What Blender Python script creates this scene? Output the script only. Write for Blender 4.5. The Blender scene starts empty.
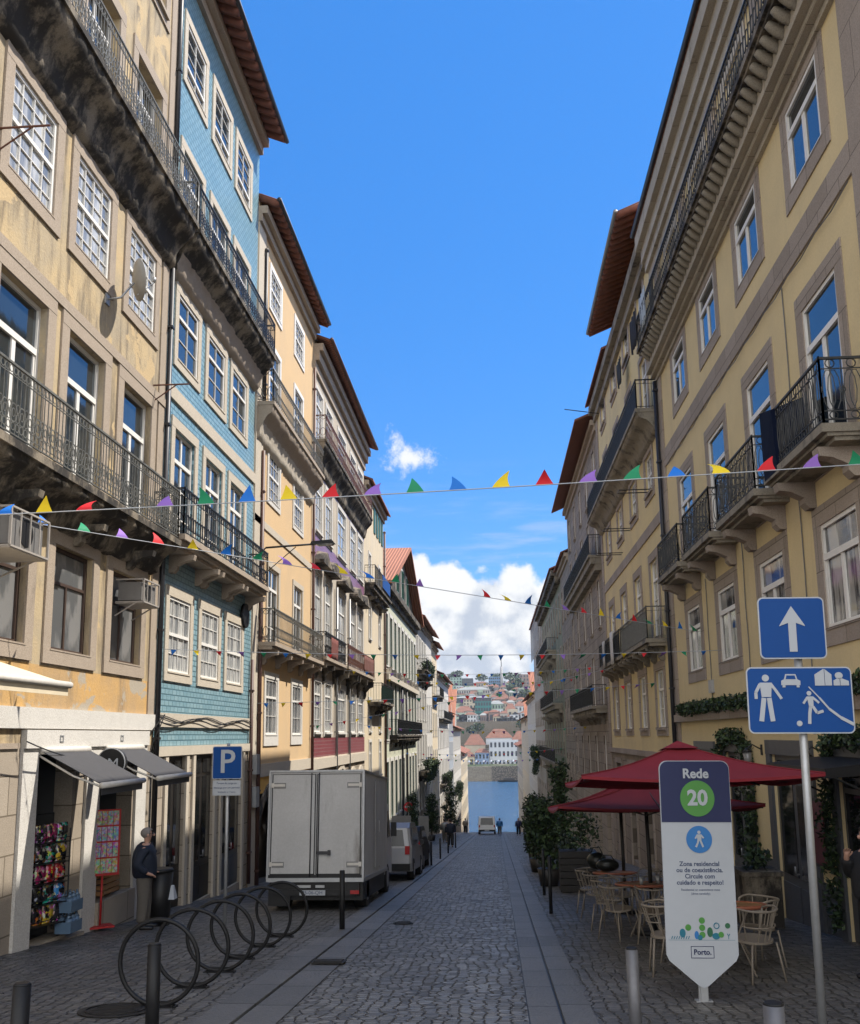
SKY_SAT, SKY_HUE, SKY_VAL, SKY_STR = 1.34, .502, 1.1, .1
CL_D, CL_L, CL_W, CL_FILL = (2.5, 2.8, 3.3), (4.4, 4.45, 4.5), (2.6, 3.1, 3.9), (10.6, 10.6, 10.6)
SUN_E, EXPO, HAZE = 3.3, 1.2, .00012
import bpy, bmesh, math, random
from mathutils import Vector, Matrix
random.seed(7)
SC = bpy.context.scene
COL = SC.collection
PI = math.pi
XL, XR = 6.9, 5.1            # distance of the two building lines from the camera's vertical plane

def gz(y):                   # street level: the street falls towards the river, steeper beyond the crest
    if y < 125: return -1.8 - .083*y
    if y < 235: return -1.8 - .083*125 - .13*(y-125)
    return -1.8 - .083*125 - .13*110

# ------------------------------------------------------------------ materials
def _nt(name):
    m = bpy.data.materials.new(name); m.use_nodes = True
    nt = m.node_tree; b = nt.nodes['Principled BSDF']
    return m, nt, b
def _mix(nt, fac, a, b, mode='MIX'):
    n = nt.nodes.new('ShaderNodeMix'); n.data_type = 'RGBA'; n.blend_type = mode
    for i, v in ((0, fac), (6, a), (7, b)):
        if hasattr(v, 'is_output') or isinstance(v, bpy.types.NodeSocket): nt.links.new(v, n.inputs[i])
        else: n.inputs[i].default_value = v if i == 0 else (*v, 1) if len(v) == 3 else v
    return n.outputs[2]
def _noise(nt, scale, detail=5, vec=None, rough=.6, dist=0):
    n = nt.nodes.new('ShaderNodeTexNoise'); n.inputs['Scale'].default_value = scale
    n.inputs['Detail'].default_value = detail; n.inputs['Roughness'].default_value = rough
    n.inputs['Distortion'].default_value = dist
    if vec: nt.links.new(vec, n.inputs['Vector'])
    return n.outputs[0]
def _ramp(nt, fac, a, b):
    n = nt.nodes.new('ShaderNodeMapRange'); n.interpolation_type = 'SMOOTHSTEP'
    nt.links.new(fac, n.inputs[0]); n.inputs[1].default_value = a; n.inputs[2].default_value = b
    return n.outputs[0]
def _obj(nt, scale=None):
    t = nt.nodes.new('ShaderNodeTexCoord').outputs['Object']
    if scale:
        m = nt.nodes.new('ShaderNodeMapping'); m.inputs['Scale'].default_value = scale
        nt.links.new(t, m.inputs['Vector']); return m.outputs[0]
    return t
def _yz(nt, ax='yz'):
    t = nt.nodes.new('ShaderNodeTexCoord').outputs['Object']
    s = nt.nodes.new('ShaderNodeSeparateXYZ'); c = nt.nodes.new('ShaderNodeCombineXYZ')
    nt.links.new(t, s.inputs[0])
    nt.links.new(s.outputs['xyz'.index(ax[0])], c.inputs[0]); nt.links.new(s.outputs['xyz'.index(ax[1])], c.inputs[1])
    return c.outputs[0]
def _bump(nt, b, h, strength, dist=.02):
    n = nt.nodes.new('ShaderNodeBump'); n.inputs['Strength'].default_value = strength; n.inputs['Distance'].default_value = dist
    nt.links.new(h, n.inputs['Height']); nt.links.new(n.outputs[0], b.inputs['Normal'])

def plain(name, c, rough=.6, metal=0., var=.12, scale=8, spec=.4, bump=0.):
    m, nt, b = _nt(name)
    d = tuple(x*(1-2.2*var) for x in c); e = tuple(min(1, x*(1+var)) for x in c)
    o = _obj(nt)
    nt.links.new(_mix(nt, _noise(nt, scale, 6, o), d, e), b.inputs['Base Color'])
    b.inputs['Roughness'].default_value = rough; b.inputs['Metallic'].default_value = metal
    b.inputs['Specular IOR Level'].default_value = spec
    if bump: _bump(nt, b, _noise(nt, scale*6, 4, o), bump, .01)
    return m
def plaster(name, c, c2, stain, s_amt=.6, s_lo=.52, s_hi=.7, patch=None, bump=.25):
    m, nt, b = _nt(name); o = _obj(nt)
    col = _mix(nt, _ramp(nt, _noise(nt, .7, 7, o, .65), .3, .7), c, c2)
    st = _ramp(nt, _noise(nt, 1.1, 7, _obj(nt, (1.6, 1.6, .28)), .7), s_lo, s_hi)
    mm = nt.nodes.new('ShaderNodeMath'); mm.operation = 'MULTIPLY'; nt.links.new(st, mm.inputs[0]); mm.inputs[1].default_value = s_amt
    col = _mix(nt, mm.outputs[0], col, stain)
    if patch:
        col = _mix(nt, _ramp(nt, _noise(nt, .9, 8, _obj(nt, (1, 1, 1.2)), .6, .6), patch[1], patch[1]+.03), col, patch[0])
    col = _mix(nt, _noise(nt, 22, 5, o), (.8, .8, .8), (1.12, 1.12, 1.12)) if False else col
    f = _noise(nt, 25, 5, o)
    col = _mix(nt, f, col, _mix(nt, 1., col, (.78, .77, .75), 'MULTIPLY'))
    nt.links.new(col, b.inputs['Base Color']); b.inputs['Roughness'].default_value = .9
    b.inputs['Specular IOR Level'].default_value = .2
    _bump(nt, b, _noise(nt, 18, 7, o), bump, .02)
    return m
def stone(name, c, dirt, d_lo=.5, d_hi=.72, joints=None, ax='yz', rough=.85):
    m, nt, b = _nt(name); o = _obj(nt)
    c2 = tuple(x*.82 for x in c)
    col = _mix(nt, _noise(nt, 3.5, 6, o), c, c2)
    col = _mix(nt, _ramp(nt, _noise(nt, 70, 3, o), .35, .7), col, _mix(nt, 1., col, (.72, .7, .68), 'MULTIPLY'))
    st = _ramp(nt, _noise(nt, 1.4, 8, _obj(nt, (1.2, 1.2, .7)), .72), d_lo, d_hi)
    col = _mix(nt, st, col, dirt)
    h = _noise(nt, 30, 6, o)
    if joints:
        br = nt.nodes.new('ShaderNodeTexBrick'); nt.links.new(_yz(nt, ax), br.inputs['Vector'])
        br.inputs['Scale'].default_value = 1; br.inputs['Brick Width'].default_value = joints[0]; br.inputs['Row Height'].default_value = joints[1]
        br.inputs['Mortar Size'].default_value = joints[2]
        br.inputs['Color1'].default_value = (1, 1, 1, 1); br.inputs['Color2'].default_value = (.8, .79, .77, 1); br.inputs['Mortar'].default_value = (.4, .38, .35, 1)
        col = _mix(nt, 1., col, br.outputs['Color'], 'MULTIPLY')
    nt.links.new(col, b.inputs['Base Color']); b.inputs['Roughness'].default_value = rough
    b.inputs['Specular IOR Level'].default_value = .25
    _bump(nt, b, h, .35, .015)
    return m
def brick(name, c1, c2, mortar, w, h, ms, ax='yz', rough=.5, bump=.4, spec=.5, var=None, warp=0., bias=0., dirt=None, dust=None):
    m, nt, b = _nt(name)
    v = _yz(nt, ax)
    if warp:
        nz = nt.nodes.new('ShaderNodeTexNoise'); nz.inputs['Scale'].default_value = 2.2; nt.links.new(v, nz.inputs['Vector'])
        sub = nt.nodes.new('ShaderNodeVectorMath'); sub.operation = 'MULTIPLY_ADD'
        nt.links.new(nz.outputs['Color'], sub.inputs[0]); sub.inputs[1].default_value = (warp,)*3; nt.links.new(v, sub.inputs[2]); v = sub.outputs[0]
    br = nt.nodes.new('ShaderNodeTexBrick'); nt.links.new(v, br.inputs['Vector'])
    for k, x in (('Scale', 1), ('Brick Width', w), ('Row Height', h), ('Mortar Size', ms), ('Mortar Smooth', .3), ('Bias', bias)): br.inputs[k].default_value = x
    br.inputs['Color1'].default_value = (*c1, 1); br.inputs['Color2'].default_value = (*c2, 1); br.inputs['Mortar'].default_value = (*mortar, 1)
    o = _obj(nt)
    col = _mix(nt, _noise(nt, .9, 7, o, .65), br.outputs['Color'], _mix(nt, 1., br.outputs['Color'], var or (.6, .62, .65), 'MULTIPLY'))
    col = _mix(nt, _noise(nt, 14, 6, o), col, _mix(nt, 1., col, (.7, .7, .7), 'MULTIPLY'))
    if dust:
        f2 = _ramp(nt, _noise(nt, .45, 8, o, .75), .50, .68)
        col = _mix(nt, f2, col, _mix(nt, .55, col, dust))
    if dirt:
        col = _mix(nt, _ramp(nt, _noise(nt, 1.7, 8, o, .7), .5, .75), col, dirt)
    nt.links.new(col, b.inputs['Base Color']); b.inputs['Roughness'].default_value = rough; b.inputs['Specular IOR Level'].default_value = spec
    inv = nt.nodes.new('ShaderNodeMath'); inv.operation = 'MULTIPLY_ADD'
    nt.links.new(br.outputs['Fac'], inv.inputs[0]); inv.inputs[1].default_value = -1.
    nt.links.new(_noise(nt, 30, 4, o), inv.inputs[2])
    _bump(nt, b, inv.outputs[0], bump, .015 if ax == 'yz' else .035)
    return m
def setts(name, c1, c2, joint, sx, sy, dust, rnd=.6):
    m, nt, b = _nt(name); o = _obj(nt)
    nz = nt.nodes.new('ShaderNodeTexNoise'); nz.inputs['Scale'].default_value = 1.3; nt.links.new(o, nz.inputs['Vector'])
    wv = nt.nodes.new('ShaderNodeVectorMath'); wv.operation = 'MULTIPLY_ADD'; nt.links.new(nz.outputs['Color'], wv.inputs[0]); wv.inputs[1].default_value = (.25,)*3; nt.links.new(o, wv.inputs[2])
    mp = nt.nodes.new('ShaderNodeMapping'); mp.inputs['Scale'].default_value = (sx, sy, 0); nt.links.new(wv.outputs[0], mp.inputs['Vector'])
    vs = []
    for feat in ('F1', 'DISTANCE_TO_EDGE'):
        v = nt.nodes.new('ShaderNodeTexVoronoi'); v.voronoi_dimensions = '2D'; v.feature = feat; v.inputs['Scale'].default_value = 1; v.inputs['Randomness'].default_value = rnd; nt.links.new(mp.outputs[0], v.inputs['Vector']); vs.append(v)
    sc = nt.nodes.new('ShaderNodeSeparateColor'); nt.links.new(vs[0].outputs['Color'], sc.inputs[0])
    col = _mix(nt, sc.outputs[0], c1, c2)
    edge = _ramp(nt, vs[1].outputs['Distance'], .0, .13)
    big = _noise(nt, .35, 8, o, .72); fine = _noise(nt, 26, 5, o)
    col = _mix(nt, _ramp(nt, big, .35, .65), _mix(nt, 1., col, (.62, .62, .63), 'MULTIPLY'), col)
    col = _mix(nt, _ramp(nt, _noise(nt, .9, 8, o, .78), .54, .68), col, _mix(nt, .6, col, dust))
    col = _mix(nt, fine, _mix(nt, 1., col, (.6, .6, .6), 'MULTIPLY'), col)
    col = _mix(nt, edge, joint, col)
    nt.links.new(col, b.inputs['Base Color'])
    rr = nt.nodes.new('ShaderNodeMapRange'); nt.links.new(sc.outputs[1], rr.inputs[0]); rr.inputs[3].default_value = .32; rr.inputs[4].default_value = .65; nt.links.new(rr.outputs[0], b.inputs['Roughness'])
    h = nt.nodes.new('ShaderNodeMath'); h.operation = 'ADD'; nt.links.new(edge, h.inputs[0])
    h2 = nt.nodes.new('ShaderNodeMath'); h2.operation = 'MULTIPLY_ADD'; nt.links.new(fine, h2.inputs[0]); h2.inputs[1].default_value = .5; nt.links.new(sc.outputs[2], h2.inputs[2]); nt.links.new(h2.outputs[0], h.inputs[1])
    _bump(nt, b, h.outputs[0], 1., .025)
    return m
def roof_tile(name, c1, c2, ax='y'):
    m, nt, b = _nt(name); o = _obj(nt)
    w = nt.nodes.new('ShaderNodeTexWave'); w.bands_direction = ax.upper(); w.inputs['Scale'].default_value = 1.45; w.inputs['Distortion'].default_value = .4
    w.inputs['Detail'].default_value = 1; nt.links.new(o, w.inputs['Vector'])
    col = _mix(nt, _noise(nt, 3.5, 7, o, .75), c1, c2)
    col = _mix(nt, _ramp(nt, w.outputs[1], .0, .35), _mix(nt, 1., col, (.45, .42, .4), 'MULTIPLY'), col)
    nt.links.new(col, b.inputs['Base Color']); b.inputs['Roughness'].default_value = .85
    _bump(nt, b, w.outputs[1], .8, .05)
    return m
def glass(name, base, rough=.04, spec=.9, cur=None, scale=(1, 7, .4), lo=.45, hi=.6):
    m, nt, b = _nt(name)
    if cur:
        f = _ramp(nt, _noise(nt, 1.3, 4, _obj(nt, scale), .5), lo, hi)
        nt.links.new(_mix(nt, f, base, cur), b.inputs['Base Color'])
    else: b.inputs['Base Color'].default_value = (*base, 1)
    b.inputs['Roughness'].default_value = rough; b.inputs['IOR'].default_value = 1.55; b.inputs['Specular IOR Level'].default_value = spec
    _bump(nt, b, _noise(nt, 1.6, 2, _obj(nt)), .035, .05)
    return m

M = {}
M['plasA'] = plaster('aged cream plaster', (.56, .43, .25), (.40, .34, .25), (.13, .11, .09), .9, .44, .68, ((.54, .41, .24), .59), .5)
M['ochre'] = plaster('ochre flaking plaster', (.62, .38, .14), (.44, .31, .18), (.2, .16, .12), .7, .5, .7, ((.42, .37, .30), .54), .4)
M['stoneA'] = stone('weathered granite trim', (.42, .35, .28), (.18, .15, .12), .55, .8)
M['stoneAj'] = stone('granite ashlar', (.44, .38, .31), (.22, .19, .15), .55, .8, (1.1, .55, .012))
M['stonedk'] = stone('soot stained granite', (.28, .24, .185), (.036, .032, .028), .38, .56)
M['stonelt'] = stone('pale granite trim', (.58, .52, .43), (.34, .29, .22), .58, .8)
M['whitest'] = stone('white painted stone', (.68, .66, .62), (.40, .37, .33), .6, .85)
M['tile_b'] = brick('glazed turquoise facade tile', (.25, .42, .48), (.34, .51, .56), (.11, .21, .25), .24, .12, .016, rough=.3, bump=.35, var=(.75, .8, .85))
M['plasC'] = plaster('peach plaster', (.66, .47, .27), (.60, .44, .27), (.36, .28, .2), .45, .55, .8)
M['yellow'] = plaster('orange yellow plaster', (.75, .45, .12), (.7, .42, .14), (.4, .3, .2), .4, .6, .8)
M['plasD'] = plaster('greyish cream plaster', (.52, .46, .38), (.46, .41, .34), (.22, .19, .16), .6, .5, .75)
M['tile_p'] = brick('mauve patterned tile', (.34, .16, .27), (.42, .2, .3), (.22, .12, .18), .14, .14, .01, rough=.35, bump=.2)
M['tile_r'] = brick('wine red tile', (.28, .045, .06), (.34, .06, .08), (.4, .3, .28), .14, .14, .008, rough=.35, bump=.2)
M['plasE'] = plaster('pale cream plaster', (.66, .56, .40), (.6, .52, .4), (.34, .28, .2), .5, .5, .75)
M['plasF'] = plaster('pale green white plaster', (.56, .56, .44), (.5, .52, .42), (.28, .26, .2), .5, .5, .75)
M['plasG'] = plaster('grey plaster', (.44, .42, .38), (.38, .37, .34), (.2, .18, .16), .6, .5, .72)
M['plasW'] = plaster('off white plaster', (.62, .60, .56), (.55, .54, .52), (.3, .27, .23), .5, .5, .72)
M['plasBl'] = plaster('bluish grey plaster', (.36, .40, .46), (.33, .37, .42), (.2, .2, .2), .4, .55, .75)
M['plasR1'] = plaster('smooth yellow plaster', (.74, .60, .345), (.66, .54, .32), (.40, .33, .23), .5, .54, .82, bump=.12)
M['stoneR'] = stone('brown grey granite surround', (.41, .35, .30), (.22, .18, .15), .6, .85, (.9, .9, .008))
M['stoneRlt'] = stone('pale weathered cornice stone', (.50, .45, .37), (.16, .14, .11), .55, .75, (1.1, .9, .008))
M['stoneRdk'] = stone('lichened granite cornice', (.30, .27, .22), (.06, .055, .05), .48, .68)
M['plasR2'] = plaster('warm yellow plaster', (.72, .59, .32), (.62, .51, .30), (.36, .29, .19), .4, .55, .8)
M['plasR3'] = stone('grey brown ashlar', (.34, .29, .24), (.12, .1, .09), .5, .75, (1.2, .5, .015))
M['plasR5'] = plaster('grey green plaster', (.28, .30, .22), (.24, .25, .19), (.1, .1, .08), .7, .45, .7)
M['white'] = plain('white window paint', (.74, .72, .68), .5, var=.06, spec=.4)
M['whiteg'] = plain('dirty white paint', (.6, .57, .52), .55, var=.12)
M['brownw'] = plain('brown painted wood', (.07, .045, .035), .5, var=.2)
M['greenw'] = plain('dark green painted wood', (.03, .11, .07), .45, var=.2)
M['greyw'] = plain('slate grey painted wood', (.075, .08, .09), .5, var=.15)
M['darkw'] = plain('dark stained wood', (.02, .017, .015), .5, var=.2)
M['irong'] = plain('dark grey wrought iron', (.055, .058, .06), .6, .1, var=.4, scale=9)
M['bsteel'] = plain('dull bollard steel', (.13, .13, .14), .45, .3, var=.2, scale=12)
M['iron'] = plain('black wrought iron', (.022, .023, .025), .5, .3, var=.3, scale=20)
M['ironw'] = plain('weathered grey wrought iron', (.15, .15, .135), .6, .2, var=.5, scale=9)
M['ironr'] = plain('rust brown wrought iron', (.16, .07, .05), .6, .1, var=.3)
M['rooft'] = roof_tile('terracotta roof tile', (.32, .12, .07), (.20, .085, .055))
M['rooftx'] = roof_tile('terracotta roof tile cross', (.42, .17, .095), (.30, .12, .07), 'x')
M['tileu'] = plain('clay tile underside', (.20, .078, .052), .9, var=.35, scale=5)
M['pipe'] = plain('dark drainpipe paint', (.035, .035, .04), .45, .2)
M['pipeb'] = plain('brown drainpipe', (.09, .045, .035), .5)
M['pipeg'] = plain('grey zinc pipe', (.22, .22, .22), .45, .5)
M['g_sky'] = glass('sky reflecting window glass', (.02, .028, .035))
M['g_cur'] = glass('glass over net curtains', (.16, .17, .18), .10, .7, (.50, .50, .48), (1, 4, .5), .40, .62)
M['g_dim'] = glass('dusty old glass', (.10, .105, .11), .18, .6, (.2, .2, .2), (1, 2, 1))
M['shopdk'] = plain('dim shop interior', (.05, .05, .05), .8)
M['g_refl'] = glass('glass with draped curtains', (.05, .05, .055), .05, .9, (.34, .33, .31), (1, 2.6, .35), .5, .58)
M['g_car'] = glass('car glass', (.012, .014, .016), .12, .35)
M['g_dark'] = glass('dark shop glass', (.008, .009, .01), .05, .6)
M['black'] = plain('black', (.01, .01, .011), .5)
M['blk_coat'] = plain('black powder coat', (.012, .012, .013), .5, var=.1, spec=.25)
M['steel'] = plain('brushed steel', (.36, .36, .37), .38, .8, var=.1, scale=30)
M['galv'] = plain('galvanised steel', (.42, .43, .44), .5, .6, var=.12, scale=14)
M['signblue'] = plain('sign blue', (.004, .055, .23), .5, var=.03, spec=.2)
M['signwhite'] = plain('sign white', (.40, .425, .46), .5, var=.03, spec=.2)
M['navy'] = plain('banner navy', (.014, .02, .075), .5, var=.03)
M['bgreen'] = plain('banner green', (.07, .24, .05), .45, var=.03)
M['bblue'] = plain('banner blue', (.03, .16, .42), .45, var=.03)
M['btext'] = plain('banner dark print', (.06, .08, .14), .5, var=.03)
M['bteal'] = plain('banner teal', (.02, .15, .22), .5, var=.03)
M['bdkgreen'] = plain('banner deep green', (.03, .12, .06), .5, var=.03)
M['canvas_r'] = plain('wine red canvas', (.21, .014, .023), .8, var=.12, scale=3)
M['canvas_d'] = plain('charcoal awning canvas', (.05, .05, .055), .85, var=.1)
M['canvas_c'] = plain('cream awning canvas', (.62, .54, .40), .85, var=.08)
M['truckw'] = plaster('scuffed white truck panel', (.56, .56, .56), (.48, .48, .48), (.16, .14, .12), .7, .52, .72, bump=.03)
M['vanw'] = plain('white car paint', (.62, .62, .62), .25, var=.04, spec=.6)
M['rubber'] = plain('tyre rubber', (.02, .02, .02), .8)
M['redlamp'] = plain('red lamp plastic', (.35, .01, .01), .25)
M['leaf1'] = plain('dark leaf', (.032, .062, .022), .6, var=.3, scale=3)
M['leaf2'] = plain('mid leaf', (.06, .10, .032), .6, var=.3, scale=3)
M['leaf3'] = plain('deep leaf', (.012, .024, .011), .6, var=.3, scale=3)
M['bark'] = plain('bark', (.07, .05, .035), .9, var=.3, bump=.5)
M['skin'] = plain('skin', (.45, .26, .19), .55, var=.05)
M['jacket'] = plain('navy quilted jacket', (.012, .018, .035), .75, var=.2)
M['trouser'] = plain('grey brown trousers', (.10, .09, .08), .9, var=.1)
M['dark_cloth'] = plain('black cloth', (.012, .012, .014), .85, var=.1)
M['hair'] = plain('grey hair', (.22, .2, .19), .8)
M['hairb'] = plain('dark brown hair', (.03, .02, .015), .7)
M['chairw'] = plain('pale cream chair paint', (.24, .205, .165), .45, var=.15)
M['copper'] = plain('reddish brown table rim', (.30, .10, .055), .45, var=.15)
M['woodt'] = plain('varnished oak top', (.34, .18, .08), .4, var=.2)
M['cobble'] = setts('worn granite setts', (.27, .262, .25), (.115, .112, .108), (.045, .044, .042), 8.0, 10.5, (.40, .385, .36))
M['setts'] = setts('small paving setts', (.215, .205, .195), (.125, .12, .114), (.05, .048, .046), 7.5, 11, (.28, .265, .245), .4)
M['slab'] = brick('granite kerb slab', (.225, .219, .21), (.155, .151, .147), (.04, .04, .04), 3., 1.1, .016, 'xy', .5, .6, .4, var=(.5, .5, .5), dust=(.25, .24, .23))
M['iron_grate'] = plain('cast iron cover', (.03, .028, .027), .55, .5, var=.3, scale=30, bump=.4)

# ------------------------------------------------------------------ mesh builder
class MB:
    def __init__(s, side=0, XF=0, base=(0, 0, 0)):
        s.v = []; s.f = []; s.m = []; s.mi = 0; s.side = side; s.XF = XF; s.b = Vector(base); s.smooth = []
    def p(s, u, v, n=0.):
        if s.side: return Vector((s.side*(s.XF-n), u, v)) - s.b
        return Vector((u, v, n)) - s.b
    def add(s, pts, faces, sm=False):
        k = len(s.v); s.v += pts
        for f in faces:
            f = [k+i for i in f]
            if s.side == 1: f.reverse()
            s.f.append(f); s.m.append(s.mi); s.smooth.append(sm)
    def quad(s, a, b, c, d): s.add([s.p(*a), s.p(*b), s.p(*c), s.p(*d)], [(0, 1, 2, 3)])
    def box(s, u0, u1, v0, v1, n0, n1):
        P = [s.p(u, v, n) for n in (n0, n1) for v in (v0, v1) for u in (u0, u1)]
        s.add(P, [(0, 2, 3, 1), (4, 5, 7, 6), (0, 1, 5, 4), (2, 6, 7, 3), (0, 4, 6, 2), (1, 3, 7, 5)])
    def hexa(s, P):       # 8 corners: bottom four, top four
        s.add([s.p(*q) for q in P], [(0, 3, 2, 1), (4, 5, 6, 7), (0, 1, 5, 4), (1, 2, 6, 5), (2, 3, 7, 6), (3, 0, 4, 7)])
    def tube(s, path, r, n=4, closed=False, caps=True, sm=None):
        P = [s.p(*q) for q in path]; L = len(P); k = len(s.v); pts = []
        rr = r if isinstance(r, (list, tuple)) else [r]*L
        up = Vector((0, 0, 1)); prev = None
        for i in range(L):
            if closed: t = P[(i+1) % L]-P[i-1]
            else: t = P[min(i+1, L-1)]-P[max(i-1, 0)]
            if t.length < 1e-9: t = Vector((0, 0, 1))
            t.normalize()
            a = prev if prev is not None else (up if abs(t.z) < .9 else Vector((1, 0, 0)))
            a = (a-t*a.dot(t))
            if a.length < 1e-6: a = Vector((1, 0, 0))-t*t.x
            a.normalize(); prev = a; b = t.cross(a)
            for j in range(n):
                an = 2*PI*(j+.5)/n; pts.append(P[i]+(a*math.cos(an)+b*math.sin(an))*rr[i])
        F = []
        for i in range(L if closed else L-1):
            i2 = (i+1) % L
            for j in range(n):
                j2 = (j+1) % n; F.append((i*n+j, i*n+j2, i2*n+j2, i2*n+j))
        if caps and not closed:
            F.append(tuple(range(n))[::-1]); F.append(tuple((L-1)*n+j for j in range(n)))
        sd = s.side; s.side = 0
        s.add(pts, [f[::-1] for f in F] if False else F, (n > 5) if sm is None else sm); s.side = sd
    def ring(s, c, d, ru, rz, r=.008, seg=10, n=3):     # ellipse standing upright, d = (u, n) direction
        s.tube([(c[0]+d[0]*ru*math.cos(2*PI*i/seg), c[1]+rz*math.sin(2*PI*i/seg), c[2]+d[1]*ru*math.cos(2*PI*i/seg)) for i in range(seg)], r, n, True)
    def cyl(s, c, r, h, n=16, axis='z', r2=None):
        r2 = r if r2 is None else r2; c = Vector(c)
        A = {'z': ((1, 0, 0), (0, 1, 0), (0, 0, 1)), 'y': ((1, 0, 0), (0, 0, 1), (0, 1, 0)), 'x': ((0, 1, 0), (0, 0, 1), (1, 0, 0))}[axis]
        a, b, t = map(Vector, A)
        pts = [c+(a*math.cos(2*PI*i/n)+b*math.sin(2*PI*i/n))*r for i in range(n)]+[c+t*h+(a*math.cos(2*PI*i/n)+b*math.sin(2*PI*i/n))*r2 for i in range(n)]
        k = len(s.v); s.v += [q-s.b for q in pts]
        for i in range(n): s.f.append([k+i, k+(i+1) % n, k+n+(i+1) % n, k+n+i]); s.m.append(s.mi); s.smooth.append(True)
        s.f.append([k+i for i in range(n)][::-1]); s.f.append([k+n+i for i in range(n)]); s.m += [s.mi]*2; s.smooth += [False]*2
    def prism(s, poly, y0, y1):    # poly in (x, z), extruded along y (for side 0)
        n = len(poly); k = len(s.v)
        s.v += [Vector((x, y0, z))-s.b for x, z in poly]+[Vector((x, y1, z))-s.b for x, z in poly]
        s.f.append(list(range(k, k+n))); s.f.append([k+n+i for i in range(n)][::-1]); s.m += [s.mi]*2; s.smooth += [False]*2
        for i in range(n): s.f.append([k+i, k+n+i, k+n+(i+1) % n, k+(i+1) % n]); s.m.append(s.mi); s.smooth.append(False)
    def stroke(s, pts, w, y0, y1):     # thick line in the x-z plane
        for (a, b) in zip(pts, pts[1:]):
            d = Vector((b[0]-a[0], b[1]-a[1])); L = d.length or 1; nx, nz = -d.y/L*w/2, d.x/L*w/2
            s.prism([(a[0]+nx, a[1]+nz), (a[0]-nx, a[1]-nz), (b[0]-nx, b[1]-nz), (b[0]+nx, b[1]+nz)], y0, y1)
    def disc(s, x, z, r, y0, y1, n=28, rz=None): s.prism([(x+r*math.cos(2*PI*i/n), z+(rz or r)*math.sin(2*PI*i/n)) for i in range(n)], y0, y1)
    def leaf(s, c, size):
        c = Vector(c); a = Vector((random.gauss(0, 1), random.gauss(0, 1), random.gauss(0, 1))).normalized()
        b = a.orthogonal().normalized(); b.rotate(Matrix.Rotation(random.random()*6.28, 3, a)); t = a.cross(b)
        L = size*random.uniform(.6, 1.3); w = L*.5
        k = len(s.v); s.v += [c-b*L-s.b, c+t*w-s.b, c+b*L-s.b, c-t*w-s.b]
        s.f.append([k, k+1, k+2, k+3]); s.m.append(s.mi); s.smooth.append(False)
    def mesh(s, name, mats):
        me = bpy.data.meshes.new(name); me.from_pydata([tuple(x) for x in s.v], [], s.f)
        for m in (mats if isinstance(mats, (list, tuple)) else [mats]): me.materials.append(m)
        me.polygons.foreach_set('material_index', s.m); me.polygons.foreach_set('use_smooth', s.smooth)
        me.update(); return me
    def build(s, name, mats, parent=None, loc=(0, 0, 0)):
        return link(name, s.mesh(name, mats), parent, loc)
def link(name, data, parent=None, loc=(0, 0, 0)):
    o = bpy.data.objects.new(name, data); COL.objects.link(o); o.location = loc
    if parent: o.parent = parent
    return o
def tag(o, label, cat, group=None, kind=None):
    if label: o['label'] = label
    if cat: o['category'] = cat
    if group: o['group'] = group
    if kind: o['kind'] = kind
    return o
def root(name, loc, label, cat, group=None, rz=0.):
    o = link(name, None, None, loc); o.rotation_euler = (0, 0, rz); o.empty_display_size = .3
    return tag(o, label, cat, group)
def copy_tree(o, parent=None):
    c = o.copy(); COL.objects.link(c); c.parent = parent
    for ch in list(o.children): copy_tree(ch, c)
    return c
def text(s, size, mat, parent, loc, name='lettering', depth=.002, align='CENTER', rot=(PI/2, 0, 0), sx=1., bold=0.):
    cu = bpy.data.curves.new('t', 'FONT'); cu.body = s; cu.size = size; cu.align_x = align; cu.align_y = 'CENTER'; cu.extrude = depth; cu.offset = bold
    cu.resolution_u = 3
    t = bpy.data.objects.new('t', cu); COL.objects.link(t)
    dg = bpy.context.evaluated_depsgraph_get(); me = bpy.data.meshes.new_from_object(t.evaluated_get(dg))
    bpy.data.objects.remove(t); me.materials.clear(); me.materials.append(mat)
    o = link(name, me, parent, loc); o.rotation_euler = rot; o.scale = (sx, 1, 1)
    return o

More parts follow.
